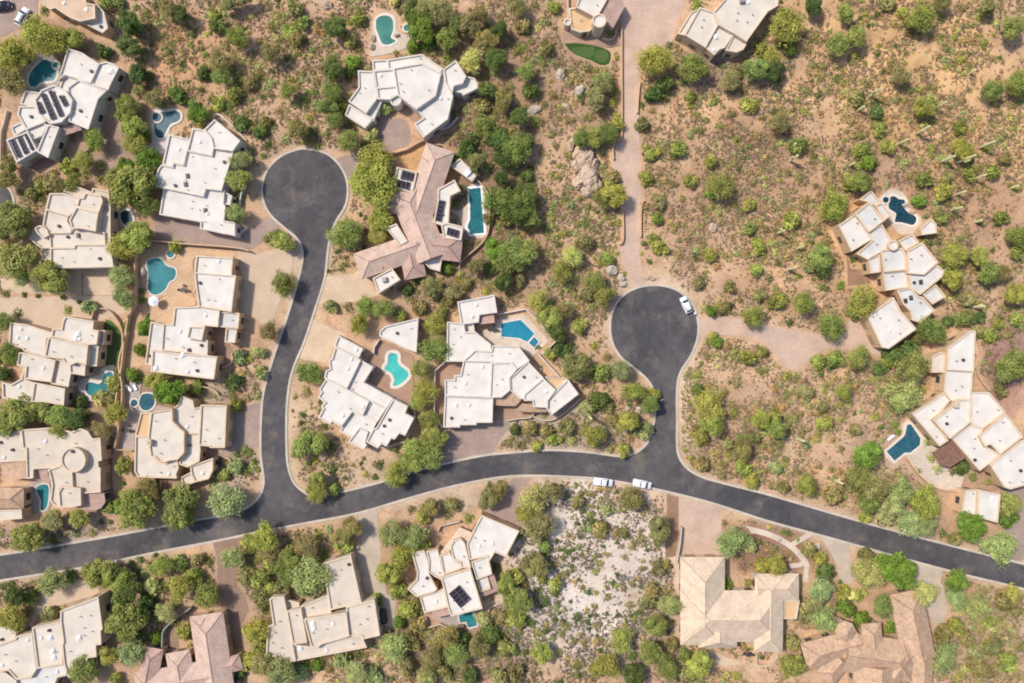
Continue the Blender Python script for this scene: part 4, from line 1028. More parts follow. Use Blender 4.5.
# ------------------------------------------------------------ small outbuildings and yard things
def shed(f, poly, c, h, roof, wallm, label, name):
    pp = f(poly); q = [sum(k[0] for k in pp)/len(pp), sum(k[1] for k in pp)/len(pp)]
    root = empty(name, gx(*q)+(0.0,), label, name.replace('_', ' '))
    d = flat_block(root, pp, h, roof, wallm, random.Random(3), vents=False); fill(built, w2p(d['p'])); return root, d
r_, d_ = shed(R_, '705,180 775,130 893,245 858,290', None, 2.4, 'roof_gray', 'wall_cream', 'open-topped grey utility enclosure with a white unit above the long lap pool', 'utility_enclosure')
MB().box(gx(*one(R_, '830,230'), 2.2)+(2.3,), (1.2, 2.0, 0.5), -0.8).build('cooling_unit', MT['white'], r_)
r_, d_ = shed(Y_, '775,352 850,282 887,320 892,387 780,402', None, 2.9, 'roof_white', 'wall_warm', 'small white-roofed pool hut right of the very dark pool', 'pool_hut')
MB().box(gx(*one(Y_, '780,420'))+(1.05,), (1.0, 0.12, 2.1), 0.2).build('door', MT['door'], r_)
def parasol(px, label, mat='white'):
    x, y = gx(*px, 2.3); r = empty('parasol', (x, y, 0.1), label, 'parasol')
    MB().cyl((x, y), 0.03, 0.1, 2.5, 8).build('pole', MT['metal'], r)
    MB().taper(circ(x, y, 1.35, 8), 2.1, circ(x, y, 0.08, 8), 2.65).build('canopy', MT[mat], r)
    MB().cyl((x, y), 0.3, 0.1, 0.2, 12).build('base', MT['dark'], r)
parasol(one(I_, '225,530'), 'closed-weave white parasol at the lower left of the three-lobed turquoise pool')
def lounger(px, rz, label, z=0.12, group=None):
    x, y = gx(*px); r = empty('sun_lounger', (x, y, z), label, 'sun lounger', group)
    ca, sa = math.cos(rz), math.sin(rz)
    def at(u, v): return (x+u*ca-v*sa, y+u*sa+v*ca)
    MB().box(at(-0.25, 0)+(z+0.34,), (1.35, 0.68, 0.1), rz).build('seat', MT['white'], r)
    m = MB(); a0 = at(0.42, 0); 
    b = [at(0.42, -0.34), at(0.42, 0.34), at(1.0, 0.34), at(1.0, -0.34)]
    m.v = [b[0]+(z+0.34,), b[1]+(z+0.34,), b[2]+(z+0.75,), b[3]+(z+0.75,), b[0]+(z+0.26,), b[1]+(z+0.26,), b[2]+(z+0.67,), b[3]+(z+0.67,)]
    m.f = [(0, 3, 2, 1), (4, 5, 6, 7), (0, 1, 5, 4), (1, 2, 6, 5), (2, 3, 7, 6), (3, 0, 4, 7)]; m.build('backrest', MT['white'], r)
    for u in (-0.8, 0.35):
        for v in (-0.28, 0.28): MB().box(at(u, v)+(z+0.145,), (0.06, 0.06, 0.29), rz).build('leg', MT['metal'], r)
lounger(one(N_, '118,105'), 2.3, 'left white sun lounger above the tiny oval pool', group='white sun loungers above the tiny oval pool')
lounger(one(N_, '165,92'), 2.0, 'right white sun lounger above the tiny oval pool', group='white sun loungers above the tiny oval pool')
lounger(one(BB, '40,275'), 0.7, 'pale sun lounger at the left tip of the arrow-shaped pool')
def table(px, label, z=0.12, n=3):
    x, y = gx(*px); r = empty('patio_table', (x, y, z), label, 'patio table')
    MB().cyl((x, y), 0.6, z+0.68, z+0.73, 16).build('table_top', MT['dark'], r); MB().cyl((x, y), 0.06, z, z+0.68, 8).cyl((x, y), 0.3, z, z+0.04, 12).build('pedestal', MT['metal'], r)
def chair(px, rz, label, group, z=0.12):
    x, y = gx(*px); r = empty('patio_chair', (x, y, z), label, 'patio chair', group); ca, sa = math.cos(rz), math.sin(rz)
    at = lambda u, v: (x+u*ca-v*sa, y+u*sa+v*ca)
    MB().box(at(0, 0)+(z+0.43,), (0.55, 0.55, 0.07), rz).build('seat', MT['dark'], r)
    MB().box(at(-0.27, 0)+(z+0.69,), (0.06, 0.55, 0.46), rz).build('backrest', MT['dark'], r)
    for u in (-0.23, 0.23):
        for v in (-0.23, 0.23): MB().box(at(u, v)+(z+0.2,), (0.05, 0.05, 0.4), rz).build('leg', MT['metal'], r)
TABLES = [(one(N_, '115,440'), 'tan house deck'), (one(I_, '478,440'), 'peach deck right of the three-lobed pool'), (one(O_, '850,345'), 'small round entry court of the angular cream house'), (one(JJ, '560,490'), 'back terrace of the beige hip-roofed house'), (one(W_, '405,285'), 'terrace left of the azure pool')]
for k, (c, where) in enumerate(TABLES):
    where = where.replace('tan house deck', 'grey deck beside the angular cream house')
    table(c, 'small round dark patio table on the '+where)
    for q, (dx, dy, rz, side) in enumerate(((-4.2, 0, 0, 'left'), (4.0, 1, math.pi, 'right'), (0.4, -4.1, -1.5, 'upper'))):
        chair((c[0]+dx, c[1]+dy), rz, '%s dark chair on the %s' % (side, where), 'dark chairs round the patio tables')
# ------------------------------------------------------------ vehicles
def car(px, ang, label, kind, paint, z=0.03, L=4.9):
    x0, y0 = gx(*px, 0.8); ca, sa = math.cos(ang), math.sin(ang)
    root = empty('pickup_truck' if kind == 'pickup' else 'parked_car', (x0, y0, z), label, 'pickup truck' if kind == 'pickup' else 'car', 'parked vehicles')
    def W(u, v, h): return (x0+u*ca-v*sa, y0+u*sa+v*ca, z+h)
    hl = L/2
    def loft(secs, name, mat, parent, capends=True, sm=True):
        V = []; F = []; n = len(secs[0])
        for s in secs: V += [W(*q) for q in s]
        for i in range(len(secs)-1):
            for j in range(n):
                k = (j+1) % n; F.append((i*n+j, i*n+k, (i+1)*n+k, (i+1)*n+j))
        if capends: F.append(tuple(range(n))[::-1]); F.append(tuple((len(secs)-1)*n+j for j in range(n)))
        return mk(name, V, F, MT[mat], parent, None, sm)
    def sec(u, hw, zb, zt, r=0.16):
        return [(u, -hw+r*0.5, zb), (u, hw-r*0.5, zb), (u, hw, zb+r), (u, hw, zt-r), (u, hw-r, zt), (u, -hw+r, zt), (u, -hw, zt-r), (u, -hw, zb+r)]
    hood = 0.98
    body = [sec(-hl, 0.80, 0.45, 0.85), sec(-hl+0.12, 0.92, 0.32, 1.02), sec(-hl+0.6, 0.96, 0.28, 1.06), sec(0, 0.97, 0.26, 1.06), sec(hl-1.4, 0.96, 0.26, 1.04), sec(hl-0.6, 0.94, 0.28, 0.98), sec(hl-0.14, 0.86, 0.34, 0.88), sec(hl, 0.72, 0.42, 0.74)]
    b = loft(body, 'body', paint, root)
    if kind == 'pickup': c0, c1, c2, c3 = -0.55, -0.35, 0.75, 1.35
    else: c0, c1, c2, c3 = -hl+0.25, -hl+0.75, 0.55, 1.25
    roof = [sec(c0, 0.84, 1.02, 1.10, 0.03), sec(c1, 0.78, 1.02, 1.66, 0.12), sec((c1+c2)/2, 0.79, 1.02, 1.72, 0.12), sec(c2, 0.77, 1.02, 1.66, 0.12), sec(c3, 0.84, 1.02, 1.08, 0.03)]
    loft(roof, 'cabin', paint, root)
    def glass(pts, name):
        n = (Vector(W(*pts[1]))-Vector(W(*pts[0]))).cross(Vector(W(*pts[2]))-Vector(W(*pts[0]))).normalized()
        V = [tuple(Vector(W(*q))+n*0.02) for q in pts]+[tuple(Vector(W(*q))-n*0.015) for q in pts]
        mk(name, V, [(0, 1, 2, 3), (7, 6, 5, 4), (0, 4, 5, 1), (1, 5, 6, 2), (2, 6, 7, 3), (3, 7, 4, 0)], MT['glass'], root)
    def lp(a, c, t): return a+(c-a)*t
    glass([(lp(c3, c2, .06), -0.76, 1.12), (lp(c3, c2, .06), 0.76, 1.12), (lp(c3, c2, .95), 0.64, 1.645), (lp(c3, c2, .95), -0.64, 1.645)], 'windshield')
    glass([(lp(c0, c1, .08), 0.74, 1.14), (lp(c0, c1, .08), -0.74, 1.14), (lp(c0, c1, .92), -0.64, 1.62), (lp(c0, c1, .92), 0.64, 1.62)], 'rear_window')
    for s in (-1, 1):
        q = [(c1+0.1, s*0.80, 1.14), (c2+0.25, s*0.80, 1.14), (c2-0.05, s*0.785, 1.52), (c1+0.15, s*0.785, 1.52)]
        glass(q if s < 0 else q[::-1], 'side_window')
        MB().box(W(c3-0.15, s*1.02, 1.12), (0.16, 0.2, 0.16), ang).build('wing_mirror', MT['dark'], root)
        MB().box(W(hl-0.1, s*0.62, 0.72), (0.16, 0.34, 0.14), ang).build('headlight', MT['lamp_clear'], root)
        MB().box(W(-hl+0.05, s*0.70, 0.82), (0.12, 0.2, 0.26), ang).build('tail_light', MT['lamp_red'], root)
        for u in (-hl+0.95, hl-0.9):
            V = []; F = []; n = 18
            for k, (vv, r) in enumerate(((0.72, 0.24), (0.72, 0.36), (0.93, 0.36), (0.975, 0.30), (0.975, 0.22))):
                V += [W(u+r*math.cos(2*math.pi*i/n), s*vv, 0.36+r*math.sin(2*math.pi*i/n)) for i in range(n)]
            for k in range(4):
                for i in range(n): F.append((k*n+i, k*n+(i+1) % n, (k+1)*n+(i+1) % n, (k+1)*n+i))
            w = mk('wheel', V, F, MT['tyre'], root)
            V = [W(u+0.22*math.cos(2*math.pi*i/n), s*0.96, 0.36+0.22*math.sin(2*math.pi*i/n)) for i in range(n)]+[W(u, s*0.985, 0.36)]
            mk('rim', V, [(i, (i+1) % n, n) for i in range(n)], MT['metal'], w)
    if kind == 'pickup':
        MB().box(W((-hl+c0)/2+0.02, 0, 1.09), (c0+hl-0.35, 1.62, 0.08), ang).build('bed_cover', MT['paint_white'], root)
        MB().box(W(-hl-0.04, 0, 0.5), (0.16, 1.7, 0.18), ang).build('bumper', MT['metal'], root)
    else:
        MB().box(W(-0.6, 0.55, 1.76), (1.7, 0.05, 0.05), ang).box(W(-0.6, -0.55, 1.76), (1.7, 0.05, 0.05), ang).build('roof_rail', MT['dark'], root)
car(one(tt((590, 465, 12.8)), '168,218'), math.radians(-7), 'white pickup truck half on the kerb of the main road, left of the two', 'pickup', 'paint_white', 0.13, 4.9)
car(one(tt((590, 465, 12.8)), '668,245'), math.radians(-12), 'white pickup truck at the kerb of the main road, right one nearer the junction', 'pickup', 'paint_white', 0.08, 4.7)
car(one(tt((660, 285, 17.07)), '448,340'), math.radians(115), 'white car parked at the upper right rim of the right cul-de-sac', 'car', 'paint_white', 0.04, 4.3)
car(one(P0, '178,132'), math.radians(62), 'white car on the driveway in the top left corner', 'car', 'paint_white', 0.04, 4.8)
car(one(P0, '22,46'), math.radians(10), 'dark car at the left edge of the driveway in the top left corner', 'car', 'paint_dark', 0.04, 4.5)
car(one(FF, '697,380'), math.radians(-82), 'dark car parked tight against the right wall of the beige long-wing house', 'car', 'paint_dark', 0.04, 3.9)
# street signs
def sign(px, label, col='white'):
    x, y = gx(*px); r = empty('street_sign', (x, y, 0), label, 'street sign')
    MB().cyl((x, y), 0.04, 0, 2.6, 8).build('post', MT['metal'], r); MB().box((x, y, 2.45), (0.75, 0.04, 0.3), 0.5).build('sign_plate', MT[col], r)
sign((249, 496), 'street sign post at the corner left of the left junction')
sign((659.5, 399), 'street sign post at the left kerb below the right cul-de-sac')
x, y = gx(693.5, 313.5); r_ = empty('mailbox', (x, y, 0.1), 'white mailbox at the kerb behind the car in the right cul-de-sac', 'mailbox')
MB().box((x, y, 0.5), (0.12, 0.12, 1.0)).build('post', MT['door'], r_); MB().box((x, y, 1.12), (0.35, 0.55, 0.3), 0.4).build('box', MT['white'], r_)
# ------------------------------------------------------------ terrain
def box_blur(a, r, it=2):
    for _ in range(it):
        for ax in (0, 1):
            p = np.pad(a, [(r+1, r) if k == ax else (0, 0) for k in (0, 1)], mode='edge')
            c = np.cumsum(p, axis=ax)
            n = a.shape[ax]
            a = (np.take(c, np.arange(2*r+1, 2*r+1+n), axis=ax)-np.take(c, np.arange(0, n), axis=ax))/(2*r+1)
    return a
nearb = box_blur(built.astype(float), 14, 2)
free = np.clip(1-nearb*2.2, 0, 1)**1.5
def vnoise(shape, cell, seed):
    r = np.random.default_rng(seed); gh, gw = int(shape[0]/cell)+3, int(shape[1]/cell)+3
    g = r.random((gh, gw)); Y, X = np.mgrid[0:shape[0], 0:shape[1]]/cell
    i, j = Y.astype(int), X.astype(int); fy, fx = Y-i, X-j
    fy = fy*fy*(3-2*fy); fx = fx*fx*(3-2*fx)
    return (g[i, j]*(1-fx)+g[i, j+1]*fx)*(1-fy)+(g[i+1, j]*(1-fx)+g[i+1, j+1]*fx)*fy
SH = (RH, RW)
relief = (vnoise(SH, 46, 1)*1.1+vnoise(SH, 22, 2)*0.55+vnoise(SH, 9, 3)*0.18-0.5)
relief = np.clip(relief, 0, None)*1.1*free
Z0 = -0.03
def gz(px, py):
    i = min(max(int(py+MG), 0), RH-1); j = min(max(int(px+MG), 0), RW-1)
    return float(relief[i, j])+Z0
# soil colour painted as zones (plain albedo)
soil = np.zeros((RH, RW, 3)); soil[:] = A(206, 174, 144)[:3]
PX = np.arange(RW)-MG+0.5; PY = np.arange(RH)-MG+0.5
GX, GY = np.meshgrid(PX, PY)
wob = vnoise(SH, 18, 5)*0.5+vnoise(SH, 7, 6)*0.3-0.4
def zone(cx, cy, rx, ry, col, s=1.0, soft=0.35):
    d = np.sqrt(((GX-cx)/rx)**2+((GY-cy)/ry)**2)+wob*0.5
    w = np.clip((1-d)/soft, 0, 1)*s
    soil[:] = soil*(1-w[..., None])+np.array(A(*col)[:3])*w[..., None]
for z in [
 (860, 130, 260, 210, (212, 174, 132), 1, .6), (900, 60, 120, 60, (222, 182, 132), .8, .6), (800, 90, 100, 50, (216, 181, 148), .7, .6), (760, 420, 110, 90, (206, 176, 146), .9, .5),
 (560, 200, 90, 160, (212, 178, 146), .8, .5), (480, 150, 70, 120, (146, 120, 102), .8, .6), (300, 60, 90, 70, (198, 165, 136), .8, .5), (190, 60, 60, 60, (206, 165, 127), .8, .5),
 (590, 570, 110, 112, (220, 207, 195), 1, .40), (540, 620, 60, 60, (206, 196, 187), .7, .5), (660, 610, 40, 60, (196, 177, 156), .8, .5),
 (985, 640, 60, 60, (192, 168, 142), 1, .4), (300, 440, 35, 70, (206, 181, 150), .9, .4), (370, 470, 70, 30, (204, 179, 152), .9, .4), (330, 240, 28, 55, (206, 177, 142), 1, .4), (430, 165, 40, 28, (208, 167, 123), .9, .4),
 (290, 270, 22, 40, (204, 183, 162), .9, .5), (560, 430, 80, 30, (186, 173, 160), .9, .4), (60, 535, 80, 18, (170, 154, 144), .9, .5), (230, 450, 30, 60, (176, 163, 150), .9, .4), (140, 400, 120, 20, (151, 126, 109), .8, .5),
 (100, 600, 110, 50, (170, 146, 127), .8, .5), (250, 590, 60, 60, (168, 144, 123), .7, .5), (380, 610, 70, 60, (172, 146, 125), .7, .5), (460, 650, 90, 40, (161, 140, 127), .8, .5), (770, 545, 60, 40, (157, 124, 104), 1, .4),
 (540, 470, 120, 14, (200, 187, 171), .7, .6), (440, 500, 70, 16, (200, 181, 162), .8, .5), (120, 560, 110, 16, (196, 169, 138), .7, .5), (690, 400, 14, 70, (214, 190, 160), 1, .4), (655, 290, 60, 22, (214, 190, 165), .7, .5),
 (890, 460, 70, 45, (190, 165, 144), .8, .5), (1005, 360, 30, 60, (168, 134, 125), 1, .4), (1000, 270, 60, 60, (198, 169, 144), .6, .5), (40, 200, 30, 40, (180, 154, 131), .7, .5), (60, 80, 60, 60, (161, 134, 113), .8, .5), (110, 150, 50, 30, (172, 150, 136), .8, .5),
 (215, 390, 25, 25, (170, 157, 144), .8, .5), (500, 260, 60, 50, (146, 122, 104), .7, .5), (740, 60, 60, 30, (172, 150, 136), .6, .5), (700, 70, 40, 30, (167, 144, 131), .7, .5), (430, 290, 60, 22, (178, 152, 129), .8, .5)]:
    zone(z[0], z[1], z[2], z[3], z[4], z[5], z[6])
for z in [(520, 80, 110, 90, (168, 140, 114), .75, .6), (540, 230, 60, 80, (176, 148, 122), .6, .6), (760, 165, 120, 70, (172, 142, 120), .8, .7), (960, 210, 80, 120, (184, 150, 122), .75, .6), (700, 215, 60, 60, (180, 150, 126), .7, .6), (880, 170, 60, 40, (168, 140, 120), .7, .6), (740, 430, 60, 60, (184, 154, 132), .7, .6), (900, 40, 50, 24, (190, 158, 122), .6, .6), (640, 150, 30, 120, (196, 164, 134), .5, .6)]:
    zone(*z)
soil *= np.array([1.07, 1.045, 1.035])
# bare pale verge along the kerbs
rm = np.zeros(SH, bool); fill(rm, road_px); fill(rm, cds)
verge = np.clip(box_blur(rm.astype(float), 7, 2)*2.2, 0, 1)
soil[:] = soil*(1-verge[..., None]*0.55)+np.array(A(208, 186, 162)[:3])*verge[..., None]*0.55
washes = np.clip((vnoise(SH, 30, 8)*0.7+vnoise(SH, 12, 9)*0.3-0.56)*6, 0, 1)*np.clip(free, 0, 1)
soil[:] = soil*(1-0.22*washes[..., None])+soil*np.array([0.78, 0.72, 0.74])*0.22*washes[..., None]
soil[:] = soil*(0.86+0.26*vnoise(SH, 14, 10))[..., None]
def fast_mesh(me, V, Q, mat, col=None, name='leafcol'):
    me.vertices.add(len(V)); me.vertices.foreach_set('co', V.astype(np.float32).ravel())
    k = Q.shape[1]
    me.loops.add(len(Q)*k); me.loops.foreach_set('vertex_index', Q.astype(np.int32).ravel())
    me.polygons.add(len(Q)); me.polygons.foreach_set('loop_start', np.arange(0, len(Q)*k, k, dtype=np.int32))
    me.update(calc_edges=True)
    if col is not None:
        a = me.color_attributes.new(name, 'FLOAT_COLOR', 'POINT')
        c = np.ones((len(V), 4), np.float32); c[:, :3] = col; a.data.foreach_set('color', c.ravel())
    me.materials.append(mat); me.update()
    return me
# ------------------------------------------------------------ leaf clouds
def leaf_quads(cent, nrm, size, rng, stretch=1.0):
    n = len(cent)
    t = rng.normal(size=(n, 3)); t -= nrm*np.sum(t*nrm, 1, keepdims=True); t /= np.linalg.norm(t, axis=1, keepdims=True)+1e-9
    b = np.cross(nrm, t); s = size[:, None]
    q = np.stack([cent-t*s*stretch-b*s*0.55, cent+t*s*0.2*stretch-b*s*0.75, cent+t*s*stretch+b*s*0.45, cent-t*s*0.3*stretch+b*s*0.8], 1)
    return q.reshape(-1, 3)
def crown(seed, lobes, leaves, leaf, flat=0.72, loose=0.15, spread=0.66, lob=(0.26, 0.44)):
    """leaf cloud of unit radius, centre at the origin"""
    r = np.random.default_rng(seed); C = []
    for k in range(lobes):
        for _ in range(40):
            d = r.normal(size=3); d /= np.linalg.norm(d); rad = r.uniform(0.25, 1.0)**0.6*spread
            c = d*rad; c[2] = c[2]*flat+0.05
            if c[2] > -0.42: break
        C.append((c, r.uniform(*lob), r.uniform(0.72, 1.26)))
    cen = []; nor = []; col = []
    per = leaves//lobes
    for c, lr, tint in C:
        d = r.normal(size=(per, 3)); d /= np.linalg.norm(d, axis=1, keepdims=True)
        rr = lr*(0.55+0.5*r.random(per)**0.6+loose*r.random(per))
        p = c+d*rr[:, None]*np.array([1, 1, flat+0.1])
        keep = np.ones(per, bool)
        for c2, l2, _ in C:
            if c2 is c: continue
            keep &= np.linalg.norm((p-c2)/np.array([1, 1, flat+0.1]), axis=1) > l2*0.55
        p = p[keep]; d = d[keep]
        nn = d+np.array([0, 0, 0.5])+r.normal(size=d.shape)*0.55; nn /= np.linalg.norm(nn, axis=1, keepdims=True)
        cen.append(p); nor.append(nn)
        t = tint*r.uniform(0.72, 1.28, len(p)); w = r.normal(0, 0.06, len(p))
        col.append(np.stack([t*(1+w), t, t*(1-w*0.5)], 1))
    cen = np.concatenate(cen); nor = np.concatenate(nor); col = np.concatenate(col)
    V = leaf_quads(cen, nor, leaf*r.uniform(0.7, 1.35, len(cen)), r)
    return V, np.repeat(col, 4, 0)
def tmpl(name, seed, **k):
    V, c = crown(seed, **k); me = bpy.data.meshes.new(name)
    fast_mesh(me, V, np.arange(len(V)).reshape(-1, 4), MT['leaf'], c); return me
TR = {'big': [], 'mid': [], 'wispy': [], 'shrub': [], 'dry': []}
for k in range(5): TR['big'].append(tmpl('crown', 100+k, lobes=34, leaves=7600, leaf=0.046, lob=(0.17, 0.34), spread=0.76, loose=.32))
for k in range(5): TR['mid'].append(tmpl('crown', 200+k, lobes=24, leaves=4200, leaf=0.062, lob=(0.22, 0.38), spread=0.74, loose=.36))
for k in range(5): TR['wispy'].append(tmpl('crown', 300+k, lobes=40, leaves=5200, leaf=0.044, loose=0.75, spread=0.80, lob=(0.14, 0.30), flat=0.6))
for k in range(6): TR['shrub'].append(tmpl('foliage', 400+k, lobes=11, leaves=900, leaf=0.11, loose=0.35, lob=(0.28, 0.46), spread=0.62))
def trunk_mesh(seed):
    r = random.Random(seed); m = MB()
    def limb(p, q, r0, r1):
        d = (Vector(q)-Vector(p)).normalized(); u = d.orthogonal().normalized(); v = d.cross(u); n = 6; b = len(m.v)
        for c, rad in ((Vector(p), r0), (Vector(q), r1)):
            for i in range(n):
                a = 2*math.pi*i/n; m.v.append(tuple(c+u*rad*math.cos(a)+v*rad*math.sin(a)))
        for i in range(n): m.f.append((b+i, b+(i+1) % n, b+n+(i+1) % n, b+n+i))
    top = (r.uniform(-.06, .06), r.uniform(-.06, .06), -0.45)
    limb((0, 0, -1.3), top, 0.075, 0.055)
    for k in range(6):
        a = k*1.047+r.uniform(-.4, .4); R1 = r.uniform(.3, .5); mid = (top[0]+R1*math.cos(a)*.5, top[1]+R1*math.sin(a)*.5, -0.15)
        end = (R1*1.4*math.cos(a), R1*1.4*math.sin(a), r.uniform(.1, .35)); limb(top, mid, 0.042, 0.03); limb(mid, end, 0.03, 0.01)
    me = bpy.data.meshes.new('trunk'); me.from_pydata(m.v, [], m.f); me.materials.append(MT['bark']); return me
TRUNK = [trunk_mesh(k) for k in range(4)]
LEAFC = {'g': (148, 157, 90), 'b': (124, 148, 66), 'y': (163, 166, 90), 'o': (154, 147, 98), 's': (168, 176, 120), 'd': (106, 122, 68), 'p': (192, 192, 124), 'w': (188, 166, 118)}
WORD = {'g': 'mid green', 'b': 'bright green', 'y': 'yellow-green', 'o': 'dull olive', 's': 'grey-green', 'd': 'dark green', 'p': 'pale green', 'w': 'straw-coloured'}
